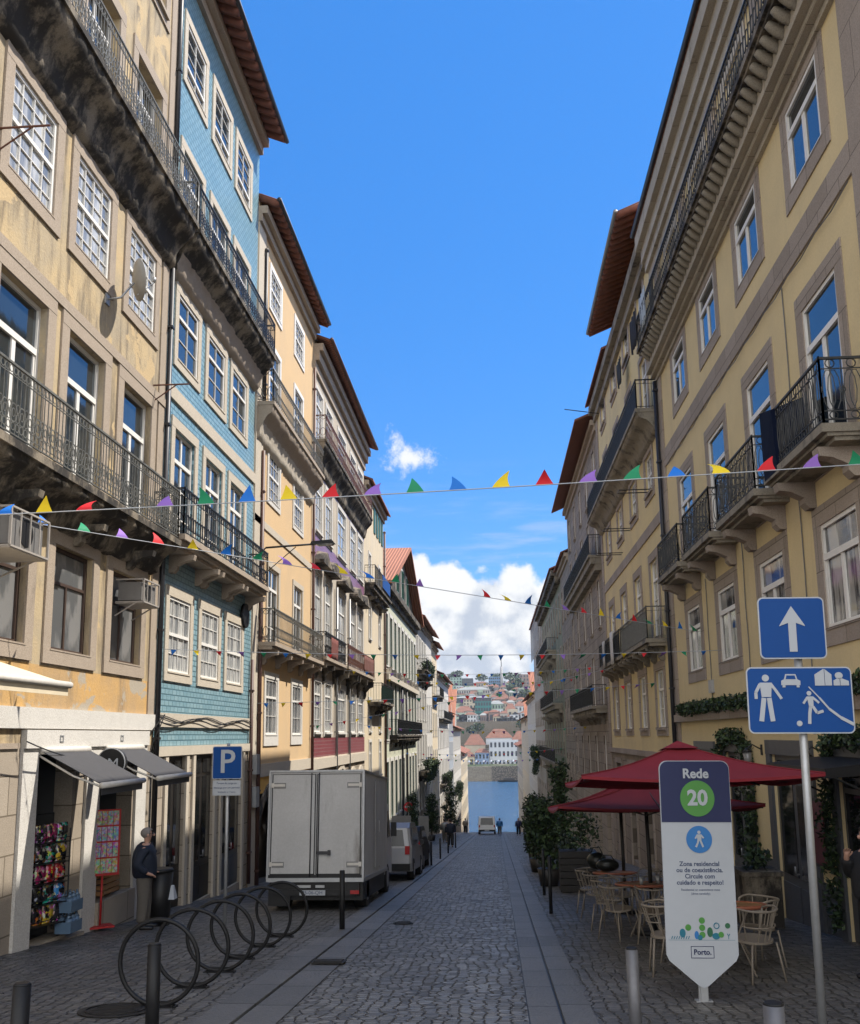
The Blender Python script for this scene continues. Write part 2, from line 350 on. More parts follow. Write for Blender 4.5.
# ------------------------------------------------------------------ building kit
class Bld:
    def __init__(s, name, label, side, XF, y0, y1, ztop, wall, depth=10., zb=None, cat='building'):
        s.side, s.XF, s.y0, s.y1, s.zt = side, XF, y0, y1, ztop
        s.zb = min(gz(y0), gz(y1))-.3 if zb is None else zb
        s.base = (side*XF, y0, gz(y0))
        s.root = root(name, s.base, label, cat)
        s.wall = wall; s.depth = depth; s.op = []; s.cache = {}
        s.bands = []
    def mb(s): return MB(s.side, s.XF, s.base)
    def hole(s, u0, u1, v0, v1): s.op.append((u0, u1, v0, v1))
    def finish(s, extra=None):
        # extra: list of (v0, v1, material) horizontal zones with another wall finish
        mb = s.mb(); zones = extra or []
        us = sorted({s.y0, s.y1, *[x for o in s.op for x in o[:2]]}); vs = sorted({s.zb, s.zt, *[x for o in s.op for x in o[2:]], *[x for z in zones for x in z[:2]]})
        us = [u for u in us if s.y0-1e-6 <= u <= s.y1+1e-6]; vs = [v for v in vs if s.zb-1e-6 <= v <= s.zt+1e-6]
        mats = [s.wall]+[z[2] for z in zones]
        for a, b in zip(us, us[1:]):
            for c, d in zip(vs, vs[1:]):
                uc, vc = (a+b)/2, (c+d)/2
                if any(o[0] < uc < o[1] and o[2] < vc < o[3] for o in s.op): continue
                mb.mi = 0
                for i, z in enumerate(zones):
                    if z[0] < vc < z[1]: mb.mi = i+1
                mb.quad((a, c, 0), (b, c, 0), (b, d, 0), (a, d, 0))
        mb.mi = 0; t = .3
        for (a, b, c, d) in s.op:
            mb.mi = 0
            for i, z in enumerate(zones):
                if z[0] < (c+d)/2 < z[1] or z[0] < d-.1 < z[1]: mb.mi = i+1
            mb.quad((a, c, 0), (a, d, 0), (a, d, -t), (a, c, -t)); mb.quad((b, c, 0), (b, c, -t), (b, d, -t), (b, d, 0))
            mb.quad((a, c, 0), (a, c, -t), (b, c, -t), (b, c, 0)); mb.quad((a, d, 0), (b, d, 0), (b, d, -t), (a, d, -t))
        D = -s.depth; mb.mi = 0
        mb.quad((s.y0, s.zb, 0), (s.y0, s.zt, 0), (s.y0, s.zt, D), (s.y0, s.zb, D))
        mb.quad((s.y1, s.zb, 0), (s.y1, s.zb, D), (s.y1, s.zt, D), (s.y1, s.zt, 0))
        mb.quad((s.y0, s.zb, D), (s.y0, s.zt, D), (s.y1, s.zt, D), (s.y1, s.zb, D))
        mb.quad((s.y0, s.zt, 0), (s.y1, s.zt, 0), (s.y1, s.zt, D), (s.y0, s.zt, D))
        return mb.build('wall', mats, s.root)
    def roof(s, z, over, mat, ridge=4., slope=.42, und=None, gut=None, tiles=False, y0=None, y1=None, name='roof'):
        y0 = s.y0 if y0 is None else y0; y1 = s.y1 if y1 is None else y1
        mb = s.mb(); t = .10; zr = z+(over+ridge)*slope
        for (na, za, nb, zb_) in ((over, z, -ridge, zr), (-ridge, zr, -s.depth-over+.2, zr-(s.depth-ridge)*slope)):
            mb.hexa([(y0, za-t, na), (y1, za-t, na), (y1, zb_-t, nb), (y0, zb_-t, nb), (y0, za, na), (y1, za, na), (y1, zb_, nb), (y0, zb_, nb)])
        # gable infill
        r = mb.build(name, mat, s.root)
        g = s.mb()
        for yy in (y0+.01, y1-.01):
            g.add([g.p(yy, s.zt-.01, 0), g.p(yy, z+over*slope-.11, 0), g.p(yy, zr-.11, -ridge), g.p(yy, s.zt-.01, -s.depth+.1)], [(0, 1, 2, 3)])
        g.quad((y0, s.zt-.01, -.005), (y1, s.zt-.01, -.005), (y1, z+over*slope-.1, -.005), (y0, z+over*slope-.1, -.005))
        g.build('gable', s.wall, s.root)
        if tiles:
            e = s.mb(); k = y0+.1
            while k < y1-.05:
                e.tube([(k, z-t+.0, over+.02), (k, z-t+(over+.02)*slope, 0)], .13, 6, sm=True); k += .40
            e.build('eave_tiles', M['tileu'], s.root)
        if gut:
            e = s.mb(); e.tube([(y0-.05, z-.02, over+.05), (y1+.05, z-.02, over+.05)], .07, 8)
            e.build('gutter', gut, s.root)
        return r
    def band(s, v0, v1, n, mat, name='string_course', y0=None, y1=None):
        mb = s.mb(); mb.box((s.y0 if y0 is None else y0)+.004, (s.y1 if y1 is None else y1)-.004, v0, v1, -.02, n)
        return mb.build(name, mat, s.root)
    def mould(s, steps, mat, name='cornice', y0=None, y1=None):
        mb = s.mb(); e = 0
        for v0, v1, n in steps:
            mb.box((s.y0 if y0 is None else y0)+.004+e, (s.y1 if y1 is None else y1)-.004-e, v0, v1, -.02, n); e += .002
        return mb.build(name, mat, s.root)
    def pipe(s, u, v0, v1, mat, n=.1, r=.05, name='drainpipe'):
        mb = s.mb(); mb.tube([(u, v0, n), (u, v1, n)], r, 8)
        v = v0+.8
        while v < v1: mb.box(u-r-.015, u+r+.015, v, v+.05, 0, n+r+.01); v += 2.2
        return mb.build(name, mat, s.root)
    def window(s, uc, v0, w, h, style, fmat='white', pane='g_sky', sur=.24, smat='stoneA', name='window', proj=.035, sill=.07, hole=True, rec=.16, apron=0):
        if hole: s.hole(uc-w/2, uc+w/2, v0, v0+h)
        key = (round(w, 3), round(h, 3), style, fmat, pane, sur, smat, proj, rec, apron)
        if key not in s.cache:
            lm = lambda: MB(s.side, 0, (0, 0, 0))
            f = lm(); b = .065; n0, n1 = -rec, -rec+.07
            f.box(-w/2, -w/2+b, 0, h, n0, n1); f.box(w/2-b, w/2, 0, h, n0, n1)
            f.box(-w/2+b, w/2-b, 0, b, n0, n1); f.box(-w/2+b, w/2-b, h-b, h, n0, n1)
            bars = lm()
            def vb(x, a, c, t): f.box(x-t/2, x+t/2, a, c, n0, n1-.012)
            def hb(y, t, a=-w/2+b, c=w/2-b, d=.012): f.box(a, c, y-t/2, y+t/2, n0+.002, n1-d+.002)
            if style.startswith('grid'):       # grid4,3,3: cols, lower rows, upper rows
                c_, lo, up = map(int, style[4:].split(','))
                mid = h*lo/(lo+up); hb(mid, .07, d=-.004)
                for i in range(1, c_): vb(-w/2+w*i/c_, b, h-b, .016)
                for i in range(1, lo): hb(mid*i/lo, .016, d=.016)
                for i in range(1, up): hb(mid+(h-mid)*i/up, .016, d=.016)
            elif style == 'case':              # transom and two leaves
                tr = h*.68 if h < 2.3 else h*.72
                hb(tr, .10, d=-.004); vb(0, b, tr, .11)
                for sx in (-1, 1):
                    xa = sx*(w/2-b-.02); f.box(min(xa, xa-sx*.035), max(xa, xa-sx*.035), b, tr, n0, n1-.014)
            elif style == 'case2':             # as case, transom divided and leaves with a glazing bar
                tr = h*.68 if h < 2.3 else h*.74
                hb(tr, .09, d=-.004); vb(0, b, h-b, .08)
                for k in (1, 2): hb(tr*k/3+.03, .025, d=.02)
            elif style == 'dim':
                tr = h*.66; hb(tr, .05); vb(0, b, tr, .05)
            elif style == 'one': vb(0, b, h-b, .06)
            F = f.mesh('window', M[fmat])
            p = lm(); p.box(-w/2+.02, w/2-.02, .02, h-.02, n0+.02, n0+.032); Pn = p.mesh('pane', M[pane])
            S = None
            if sur:
                q = lm(); g = .001
                q.box(-w/2-sur, -w/2-g, -.0, h, -.02, proj); q.box(w/2+g, w/2+sur, -.0, h, -.02, proj)
                q.box(-w/2-sur, w/2+sur, h+g, h+sur, -.02, proj+.004)
                q.box(-w/2-sur, w/2+sur, -sur*.9-apron, -.001, -.02, proj+.004)
                if sill: q.box(-w/2-.03, w/2+.03, -.001-sill, .012, -.1, proj+sill)
                S = q.mesh('surround', M[smat])
            s.cache[key] = (F, Pn, S)
        F, Pn, S = s.cache[key]
        loc = Vector((s.side*s.XF, uc, v0))-Vector(s.base)
        o = link(name, F, s.root, loc); link('pane', Pn, o)
        if S: link('surround', S, o)
        return o
    def door(s, u0, u1, v0, v1, mat, rec=.25, glassm=None, sur=.2, smat='stonelt', split=True):
        s.hole(u0, u1, v0, v1); mb = s.mb(); n = -rec
        mb.box(u0, u1, v0, v1, n, n+.05)
        for a, b in (((u0, (u0+u1)/2), ((u0+u1)/2, u1)) if split else ((u0, u1),)):
            a += .05; b -= .05
            mb.box(a, b, v0+.1, v0+.75, n+.05, n+.07)
        d = mb.build('door', mat, s.root)
        g = s.mb()
        for a, b in (((u0, (u0+u1)/2), ((u0+u1)/2, u1)) if split else ((u0, u1),)):
            g.box(a+.1, b-.1, v0+.9, v1-.5, n+.052, n+.062); g.box(a+.1, b-.1, v1-.42, v1-.1, n+.052, n+.062)
        g.build('pane', glassm or M['g_dark'], d)
        h = s.mb(); h.tube([((u0+u1)/2+.07, v0+.95, n+.12), ((u0+u1)/2+.07, v0+1.1, n+.12)], .015, 6); h.box((u0+u1)/2+.06, (u0+u1)/2+.08, v0+.96, v0+.98, n+.05, n+.12); h.build('handle', M['steel'], d)
        if sur:
            q = s.mb(); q.box(u0-sur, u0-.001, v0-.2, v1, -.02, .05); q.box(u1+.001, u1+sur, v0-.2, v1, -.02, .05); q.box(u0-sur, u1+sur, v1+.001, v1+sur, -.02, .055)
            q.build('surround', M[smat], d)
        return d
    def balcony(s, u0, u1, zt, n1, steps, mat, rail='scroll', rh=.95, rmat='iron', brackets=(), bmat=None, bdrop=.6, ends=(1, 1), bw=.16, slab=.12):
        mb = s.mb()
        mb.box(u0, u1, zt-slab, zt, -.02, n1); z = zt-slab; e = .03
        if steps == 'cove' or (steps and steps[0] == 'cove'):
            drop = steps[1]; NU = max(8, int((u1-u0)/.13)); K = 9; G = []; rnd = random.Random(int(u0*10))
            for i in range(NU+1):
                uu = u0+.02+(u1-u0-.04)*i/NU; j1 = rnd.uniform(-.012, .012)
                for k in range(K+1):
                    t = k/K; ang = t*PI/2
                    nn = (n1-.05)*(1-t)**.8*(1 if k else 1)+ (0 if k == K else .05*math.sin(t*PI*2.5)); zz = z-drop*(t**1.15)-.03*math.sin(t*PI*3)
                    a = .0 if k in (0, K) else .028
                    G.append(mb.p(uu, zz+rnd.uniform(-a, a)*.7+j1*(k > 0), nn+rnd.uniform(-a, a)))
            mb.add(G, [(i*(K+1)+k, (i+1)*(K+1)+k, (i+1)*(K+1)+k+1, i*(K+1)+k+1) for i in range(NU) for k in range(K)], True)
            if len(steps) > 2:
                for fi in range(len(mb.m)-NU*K, len(mb.m)):
                    if (fi-(len(mb.m)-NU*K)) % K >= K*.45: mb.m[fi] = 1
            for i in (0, NU): mb.add([G[i*(K+1)+k] for k in range(K+1)]+[mb.p(u0+.02+(u1-u0-.04)*i/NU, z, 0)], [tuple(range(K+2))])
            z -= drop*.6
        else:
          for (dz, n) in steps:
            mb.box(u0+e, u1-e, z-dz, z-.0005, -.02, n); z -= dz; e += .03
        b = mb.build('balcony', [mat, M[steps[2]]] if steps and len(steps) > 2 and steps[0] == 'cove' else mat, s.root)
        for k in brackets:
            q = s.mb(); zz = z
            prof = [(0, zz-bdrop), (n1*.18, zz-bdrop), (n1*.30, zz-bdrop*.8), (n1*.30, zz-bdrop*.6), (n1*.62, zz-bdrop*.36), (n1*.9, zz-bdrop*.3), (n1*.94, zz-.001), (0, zz-.001)]
            P = [q.p(k-bw/2, v, n) for n, v in prof]+[q.p(k+bw/2, v, n) for n, v in prof]; m = len(prof)
            q.add(P, [tuple(range(m))[::-1], tuple(range(m, 2*m))]+[(i, (i+1) % m, m+(i+1) % m, m+i) for i in range(m)])
            q.build('bracket', bmat or mat, b)
        r = s.mb(); ni = n1-.05
        segs = [((u0+.04, ni), (u1-.04, ni))]
        if ends[0]: segs.append(((u0+.04, .0), (u0+.04, ni)))
        if ends[1]: segs.append(((u1-.04, .0), (u1-.04, ni)))
        for (a, c) in segs: railing(r, a, c, zt, rh, rail)
        r.build('railing', M[rmat], b)
        return b

def railing(r, a, c, z, h, style):
    L = math.hypot(c[0]-a[0], c[1]-a[1]); d = ((c[0]-a[0])/L, (c[1]-a[1])/L)
    P = lambda t, zz: (a[0]+d[0]*t, z+zz, a[1]+d[1]*t)
    r.tube([P(0, h), P(L, h)], .024, 4); r.tube([P(0, .06), P(L, .06)], .014, 4)
    for t in (0, L): r.tube([P(t, 0), P(t, h+.03)], .018, 4)
    C = lambda t, zz, ru, rz, w=.0085: r.ring(P(t, zz), d, ru, rz, w, 10, 3)
    if style == 'scroll':
        n = max(1, int(L/.115)); s = L/n
        for i in range(n+1): r.tube([P(i*s, .06), P(i*s, h)], .0085, 4, caps=False)
        r.tube([P(0, h-.16), P(L, h-.16)], .01, 4)
        for i in range(n):
            t = (i+.5)*s; C(t, .17, s*.42, .055); C(t, h-.08, s*.42, .05)
            if i % 2: C(t, .36, s*.85, .13, .011); C(t, .36, s*.35, .06)
            else: C(t, .30, s*.4, .06); C(t, .44, s*.4, .06)
    elif style == 'oval':
        n = max(1, int(round(L/.30))); s = L/n
        r.tube([P(0, h-.15), P(L, h-.15)], .01, 4); r.tube([P(0, .18), P(L, .18)], .01, 4)
        for i in range(n+1): r.tube([P(i*s, .06), P(i*s, h)], .009, 4, caps=False)
        for i in range(n):
            t = (i+.5)*s; C(t, h-.075, .06, .06, .01); C(t, .12, .055, .05, .01)
            C(t-.035, .18+(h-.33)*.5, .085, (h-.35)*.5, .008); C(t+.035, .18+(h-.33)*.5, .085, (h-.35)*.5, .008)
            C(t-s/2, .18+(h-.33)*.5, .04, .04, .01)
    elif style == 'plain':
        n = max(1, int(L/.14)); s = L/n
        for i in range(n+1): r.tube([P(i*s, .06), P(i*s, h)], .009, 4, caps=False)
        r.tube([P(0, h-.12), P(L, h-.12)], .009, 4)
    elif style == 'mid':
        n = max(1, int(L/.16)); s = L/n
        for i in range(n+1): r.tube([P(i*s, .06), P(i*s, h)], .009, 3, caps=False)
        for i in range(n): C((i+.5)*s, .3, s*.45, .16, .012); C((i+.5)*s, h-.1, s*.4, .07, .012)

def foliage(mb, path, rad, dens, size, wob=.3):
    for a, b in zip(path, path[1:]):
        a = Vector(a); b = Vector(b); L = (b-a).length; n = int(L*dens)
        for i in range(n):
            t = random.random(); c = a.lerp(b, t)
            k = rad*(1+wob*math.sin(t*L*7+a.x*3)+wob*.6*math.sin(t*L*17))
            o = Vector((random.gauss(0, 1), random.gauss(0, 1), random.gauss(0, 1))).normalized()*k*random.random()**.4
            mb.mi = random.choice((0, 0, 1, 2, 2)); mb.leaf(c+o, size)
LEAF = [M['leaf1'], M['leaf2'], M['leaf3']]
# ================================================================== LEFT SIDE
# ---- A: weathered cream house with the shop
A = Bld('plaster_house', 'weathered cream plaster house with dark stained balconies above the shop with charcoal awnings', -1, XL, 4., 19.03, 19.5, M['plasA'], zb=-4.)
for c in (10.6, 12.92, 15.15, 17.5):
    w = 1.42
    A.window(c, 8.28, w, 1.66, 'grid4,3,3', 'white', 'g_cur', .25, 'stoneA', rec=.07, sill=.012)
    A.window(c, 4.0, w+.05, 2.74, 'case', 'white', 'g_sky', .27, 'stoneA', rec=.17, sill=.012)
    A.window(c, 11.2, w, 2.55, 'case2', 'white', 'g_sky', .25, 'stoneA', rec=.22)
    A.window(c, 15.75, w, 2.2, 'case2', 'white', 'g_sky', .25, 'stoneA', rec=.22)
for c in (10.7, 12.75, 15.05, 17.35): A.window(c, 1.41, 1.46, 1.68, 'dim', 'brownw', 'g_dim', .25, 'stoneA', rec=.16, sill=.012)
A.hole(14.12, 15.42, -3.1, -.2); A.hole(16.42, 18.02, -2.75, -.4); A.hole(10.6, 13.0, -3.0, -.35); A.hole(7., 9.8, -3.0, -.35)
A.finish([(-4., -.1, M['stoneAj']), (.19, 1.15, M['ochre'])])
A.band(6.98, 7.16, .05, M['stoneA']); A.band(.19, .50, .06, M['whitest'], 'string_course')
A.band(-.1, -.02, .03, M['stoneA'], 'string_course', 4, 13.55)
q = A.mb(); q.box(18.62, 19.0, .5, 19.4, -.02, .03); q.build('corner_pilaster', M['stoneA'], A.root)

# white painted shop front
q = A.mb(); q.box(13.62, 14.11, -3.2, -.1, -.02, .05); q.box(15.86, 16.41, -3.3, -.1, -.02, .05); q.box(18.1, 18.62, -3.4, -.1, -.02, .05)
q.box(13.62, 18.62, -.1, .17, -.02, .09); q.box(14.11, 15.86, -.2, -.1, -.02, .06); q.box(16.41, 18.1, -.4, -.1, -.02, .045)
q.build('shop_front', M['whitest'], A.root)
for u in (14.75, 17.2):
    q = A.mb()
    q.box(u-.06, u+.06, -.02, .0, .09, .1); q.box(u-.06, u+.06, .07, .09, .09, .1); q.box(u-.07, u-.05, -.02, .09, .09, .1); q.box(u+.03, u+.05, .0, .07, .09, .1)
    q.build('fascia_emblem', M['galv'], A.root)
q = A.mb(); q.box(13.0, 13.1, -3.0, -.35, -.2, -.12); q.box(10.6, 13.0, -3.0, -.35, -.3, -.25); q.box(7.0, 9.8, -3.0, -.35, -.3, -.25); q.build('door', M['brownw'], A.root)
q = A.mb(); q.box(14.12, 15.86, -3.42, -3.0, -.3, .0); q.box(14.12, 15.86, -3.2, -3.06, .0, .12); q.box(16.42, 18.1, -3.4, -2.72, -.3, .1); q.build('door_step', M['stoneAj'], A.root)
# shop room
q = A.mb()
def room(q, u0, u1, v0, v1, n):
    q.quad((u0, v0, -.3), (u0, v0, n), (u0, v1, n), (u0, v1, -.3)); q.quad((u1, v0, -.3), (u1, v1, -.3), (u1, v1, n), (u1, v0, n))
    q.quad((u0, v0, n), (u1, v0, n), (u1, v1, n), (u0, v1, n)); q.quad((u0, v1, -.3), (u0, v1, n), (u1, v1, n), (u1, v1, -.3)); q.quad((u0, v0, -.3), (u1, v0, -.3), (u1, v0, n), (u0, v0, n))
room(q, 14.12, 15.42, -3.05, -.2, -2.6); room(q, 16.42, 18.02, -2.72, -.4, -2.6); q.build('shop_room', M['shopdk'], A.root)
DIRT = [(.12, .5), (.25, .4), (.3, .25)]
A.balcony(4.2, 18.98, 11.2, .66, ('cove', .95), M['stonedk'], 'scroll', 1.0, 'ironw', (), M['stonedk'], .5, (0, 1))
A.balcony(4.2, 18.6, 4.0, .60, ('cove', .6), M['stonedk'], 'scroll', 1.02, 'ironw', [5.9+2.27*i for i in range(6)], M['stonedk'], .35, (0, 1))
A.pipe(19.03, -3.0, 10.2, M['pipe'], .08, .055); A.pipe(19.0, 12., 19.4, M['pipe'], .08, .055)
A.roof(19.5, .6, M['rooft'])
for (u, v) in ((18.35, 7.25), (11.95, 8.7)):      # iron pole brackets on the wall
    q = A.mb(); q.tube([(u, v, 0), (u, v, .75)], .018, 5); q.tube([(u, v-.35, 0), (u, v, .5)], .014, 5); q.build('iron_bracket', M['ironr'], A.root)

# ---- B: turquoise tiled house
B = Bld('tiled_house', 'tall narrow house clad in turquoise glazed tiles with white stone window frames', -1, XL, 19.06, 26.65, 18.5, M['tile_b'], zb=-4.6)
for c in (20.4, 22.66, 24.85):
    B.window(c, 15.38, 1.42, 1.45, 'grid2,1,3', 'white', 'g_sky', .22, 'stonelt', rec=.06, sill=.02)
    B.window(c, 11.15, 1.42, 2.38, 'case2', 'white', 'g_sky', .22, 'stonelt', rec=.1)
    B.window(c, 8.38, 1.42, 1.56, 'grid2,2,1', 'white', 'g_sky', .23, 'stonelt', rec=.06, sill=.02)
    B.window(c, 4.2, 1.42, 2.58, 'case2', 'white', 'g_sky', .23, 'stonelt', rec=.12)
    B.window(c, 1.42, 1.42, 1.62, 'grid4,2,2', 'white', 'g_cur', .22, 'stonelt', rec=.06, sill=.02)
B.door(19.9, 21.1, -3.55, -.36, M['darkw'], .12, sur=.18)
B.door(21.75, 23.3, -3.65, -.36, M['darkw'], .12, sur=.18)
B.door(24.0, 25.9, -3.75, -.36, M['greyw'], .12, sur=.18)
B.finish([(-4.6, -.16, M['stoneAj'])])
B.band(7.36, 7.66, .05, M['stonelt']); B.band(.26, .55, .05, M['stonelt']); B.band(-.34, -.14, .07, M['stonelt'], 'lintel_course')
B.mould([(17.95, 18.2, .12), (18.2, 18.45, .3)], M['stoneA'])
B.roof(18.42, .80, M['rooft'], und=1, gut=M['pipe'], tiles=True)
B.balcony(19.1, 26.5, 11.2, .66, ('cove', .95, 'stoneA'), M['stonedk'], 'scroll', 1.0, 'iron', (), M['stonedk'], .5, (0, 1))
B.balcony(18.85, 26.3, 4.2, .60, [(.1, .52), (.08, .42)], M['stoneA'], 'mid', .98, 'iron', [19.7, 21.5, 21.9, 23.7, 24.1, 26.0], M['stoneA'], .38, (1, 1))
B.pipe(26.55, -3.9, 2.2, M['pipeb'], .08, .05)
random.seed(3)
for k in range(3):
    q = B.mb(); pts = []
    for i in range(25):
        t = i/24; pts.append((19.1+7.4*t, .50-.13*math.sin(t*PI*2.2+k*.5)**2-.025*k, .07+.02*k))
    q.tube(pts, .010, 5)
    q.build('cable', M['black'], B.root)
q = B.mb()
for k in range(3): q.tube([(19.1-.32*math.sin(PI*t)*(1+.3*k), .5-1.0*t, .1+.12*math.sin(PI*t+k)) for t in [j/12 for j in range(13)]], .012, 5)
q.build('cable', M['black'], B.root)
q = B.mb(); q.cyl((-XL+.02, 25.75, 3.35), .34, .08, 24, 'x'); q.build('wall_disc', M['blk_coat'], B.root)

# ---- C: peach house
Cb = Bld('plaster_house', 'peach coloured plaster house right of the turquoise one with a slim iron balcony', -1, XL, 26.65, 35.65, 16.3, M['plasC'], zb=-5.2)
for c in (29.05, 32.85):
    Cb.window(c, 13.75, 1.45, 1.25, 'grid4,2,2', 'white', 'g_dim', .18, 'white', rec=.06, sill=.02)
    Cb.window(c, 10.0, 1.4, 2.4, 'grid2,3,2', 'white', 'g_sky', .16, 'white', rec=.08)
    Cb.window(c+.1, 7.4, 1.45, 1.55, 'grid4,2,2', 'white', 'g_dim', .2, 'whitest', rec=.06, sill=.02)
    Cb.window(c+.2, 2.75, 1.45, 2.5, 'case2', 'white', 'g_sky', .18, 'stonelt', rec=.1)
    Cb.window(c+.15, .1, 1.5, 1.7, 'grid3,2,1', 'white', 'g_dim', .2, 'whitest', rec=.06, apron=.15, sill=.02)
q0 = Cb
Cb.hole(27.9, 32.4, -5., -1.6)
Cb.door(33.3, 34.8, -4.6, -1.6, M['darkw'], .25)
Cb.finish([(-5.2, -1.12, M['yellow'])])
q = Cb.mb()      # arch ring over the dark garage opening
for i in range(16):
    a0, a1 = PI*i/16, PI*(i+1)/16; cx, cz, R, r_ = 30.15, -2.6, 2.55, 2.22
    q.hexa([(cx-R*math.cos(a0), cz+R*math.sin(a0)*.55, 0), (cx-r_*math.cos(a0), cz+r_*math.sin(a0)*.5, 0), (cx-r_*math.cos(a1), cz+r_*math.sin(a1)*.5, 0), (cx-R*math.cos(a1), cz+R*math.sin(a1)*.55, 0),
            (cx-R*math.cos(a0), cz+R*math.sin(a0)*.55, .05), (cx-r_*math.cos(a0), cz+r_*math.sin(a0)*.5, .05), (cx-r_*math.cos(a1), cz+r_*math.sin(a1)*.5, .05), (cx-R*math.cos(a1), cz+R*math.sin(a1)*.55, .05)])
q.build('arch', M['stonedk'], Cb.root)
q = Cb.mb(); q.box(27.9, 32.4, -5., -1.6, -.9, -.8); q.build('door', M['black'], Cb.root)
Cb.band(6.3, 6.52, .04, M['stonelt']); Cb.band(-1.12, -.75, .05, M['stonelt']); 
q = Cb.mb(); q.box(26.68, 27.55, -5, 16.2, -.02, .04); q.build('corner_pilaster', M['stonelt'], Cb.root)
Cb.mould([(15.75, 16.0, .12), (16.0, 16.25, .28)], M['stoneA'])
Cb.roof(16.42, .6, M['rooft'], gut=M['pipe'], tiles=True)
Cb.balcony(26.75, 35.3, 9.95, .56, ('cove', 1.05, 'stonelt'), M['stoneA'], 'mid', .98, 'ironw')
Cb.balcony(27.3, 35.3, 2.78, .56, [(.1, .46)], M['stoneA'], 'mid', .98, 'ironw', [27.9, 29.8, 31.6, 33.4, 35.0], M['stoneA'], .4)
Cb.pipe(27.4, -4.5, 8.6, M['pipeb'], .09, .06); Cb.pipe(27.4, 9.9, 15.2, M['pipe'], .09, .06); Cb.pipe(35.55, -4.8, 14.5, M['pipeb'], .09, .055)
for zz in (-1.0, -1.9):
    q = Cb.mb(); q.box(26.85, 27.2, zz, zz+.55, .04, .18); q.build('meter_box', M['galv'], Cb.root)

# ---- D: ornate house with mauve tile bands
D = Bld('ornate_house', 'ornate house with mauve and wine red tile panels and rust brown balcony rails', -1, XL, 35.65, 50.5, 15.6, M['plasD'], zb=-6.6)
for (a, b) in ((36.1, 37.75), (38.4, 40.15), (41.5, 44.0), (45.3, 47.3), (47.9, 49.9)):
    c, w = (a+b)/2, b-a-.25
    D.window(c, 11.7, w, 2.25, 'grid2,3,1', 'white', 'g_cur', .16, 'whitest', rec=.08)
    D.window(c, 8.1, w, 2.2, 'grid2,3,1', 'white', 'g_cur', .18, 'whitest', rec=.08)
    D.window(c, 3.0, w, 3.4, 'grid2,3,1', 'white', 'g_cur', .18, 'whitest', rec=.1)
    D.window(c, .2, w, 1.95, 'grid2,3,1', 'white', 'g_cur', .18, 'whitest', rec=.08)
    q = D.mb(); q.hexa([(c-w/2-.2, 6.85, 0), (c+w/2+.2, 6.85, 0), (c+w/2+.2, 6.85, .4), (c-w/2-.2, 6.85, .4), (c-.1, 7.35, 0), (c+.1, 7.35, 0), (c+.1, 7.25, .4), (c-.1, 7.25, .4)])
    q.box(c-w/2-.24, c+w/2+.24, 6.72, 6.85, 0, .42); q.build('window_hood', M['stonedk'], D.root)
    D.hole(c-w/2, c+w/2, -5.4, -1.6)
    q = D.mb(); q.box(c-w/2, c+w/2, -5.4, -1.6, -.3, -.25); q.build('door', M['darkw'], D.root)
    q = D.mb()
    for i in range(10):
        a0, a1 = PI*i/10, PI*(i+1)/10; R = w/2+.22; r_ = w/2
        q.hexa([(c-R*math.cos(a0), -2.5+R*math.sin(a0), .0), (c-r_*math.cos(a0), -2.5+r_*math.sin(a0), .0), (c-r_*math.cos(a1), -2.5+r_*math.sin(a1), .0), (c-R*math.cos(a1), -2.5+R*math.sin(a1), .0),
                (c-R*math.cos(a0), -2.5+R*math.sin(a0), .08), (c-r_*math.cos(a0), -2.5+r_*math.sin(a0), .08), (c-r_*math.cos(a1), -2.5+r_*math.sin(a1), .08), (c-R*math.cos(a1), -2.5+R*math.sin(a1), .08)])
    q.build('arch', M['stonelt'], D.root)
D.finish([(-.75, .0, M['tile_r']), (6.9, 8.0, M['tile_p']), (10.5, 11.0, M['tile_p']), (-6.6, -1.2, M['stoneAj'])])
D.band(-1.2, -.8, .12, M['stonelt'])
D.mould([(14.5, 14.9, .1), (14.9, 15.3, .25), (15.3, 15.6, .4)], M['stoneA'])
D.roof(15.75, .7, M['rooft'], gut=M['pipeb'])
D.balcony(35.9, 50.3, 11.7, .52, ('cove', 1.0), M['stonedk'], 'mid', .98, 'ironr')
D.balcony(35.9, 40.9, 3.05, .55, [(.1, .46)], M['stoneA'], 'mid', .95, 'iron', [36.2, 38, 40.5], M['stonedk'], .6)
D.balcony(41.1, 50.3, 3.05, .62, [(.1, .5)], M['stoneA'], 'mid', .95, 'ironr', [41.4, 44.2, 45, 47.6, 49.9], M['stonedk'], .9)
for u in (41.0, 44.65): D.pipe(u, -5, 6.5, M['pipeg'], .1, .06)

# ---- generic distant house
def house(name, label, side, XF, y0, y1, zt, wall, rows, n, over=.5, roofm=None, wm='white', pane='g_dim', sm='whitest', sty='case', cls=Bld, ww=.9, tile=None, ground=True, slope=.42, zb=None, depth=10.):
    b = Bld(name, label, side, XF, y0, y1, zt, wall, zb=zb, depth=depth)
    L = (y1-y0)/n
    for (z, h) in rows:
        for i in range(n): b.window(y0+L*(i+.5), z, min(L-.55, ww), h, sty, wm, pane, .16, sm, rec=.1)
    if ground:
        g = gz(y1)
        for i in range(n):
            c = y0+L*(i+.5); w = min(L-.5, 1.5); zd = gz(c)
            b.hole(c-w/2, c+w/2, zd-.02, zd+2.5); q = b.mb(); q.box(c-w/2, c+w/2, zd-.1, zd+2.5, -.3, -.25); q.build('door', M[random.choice(['darkw', 'greyw', 'brownw'])], b.root)
    b.finish([(b.zb, gz(y0)+2.9, M['stoneAj'])] if ground else None)
    b.mould([(zt-.5, zt-.25, .12), (zt-.25, zt, .28)], M['stoneA'])
    b.roof(zt+.05, over, roofm or M['rooft'], slope=slope)
    return b
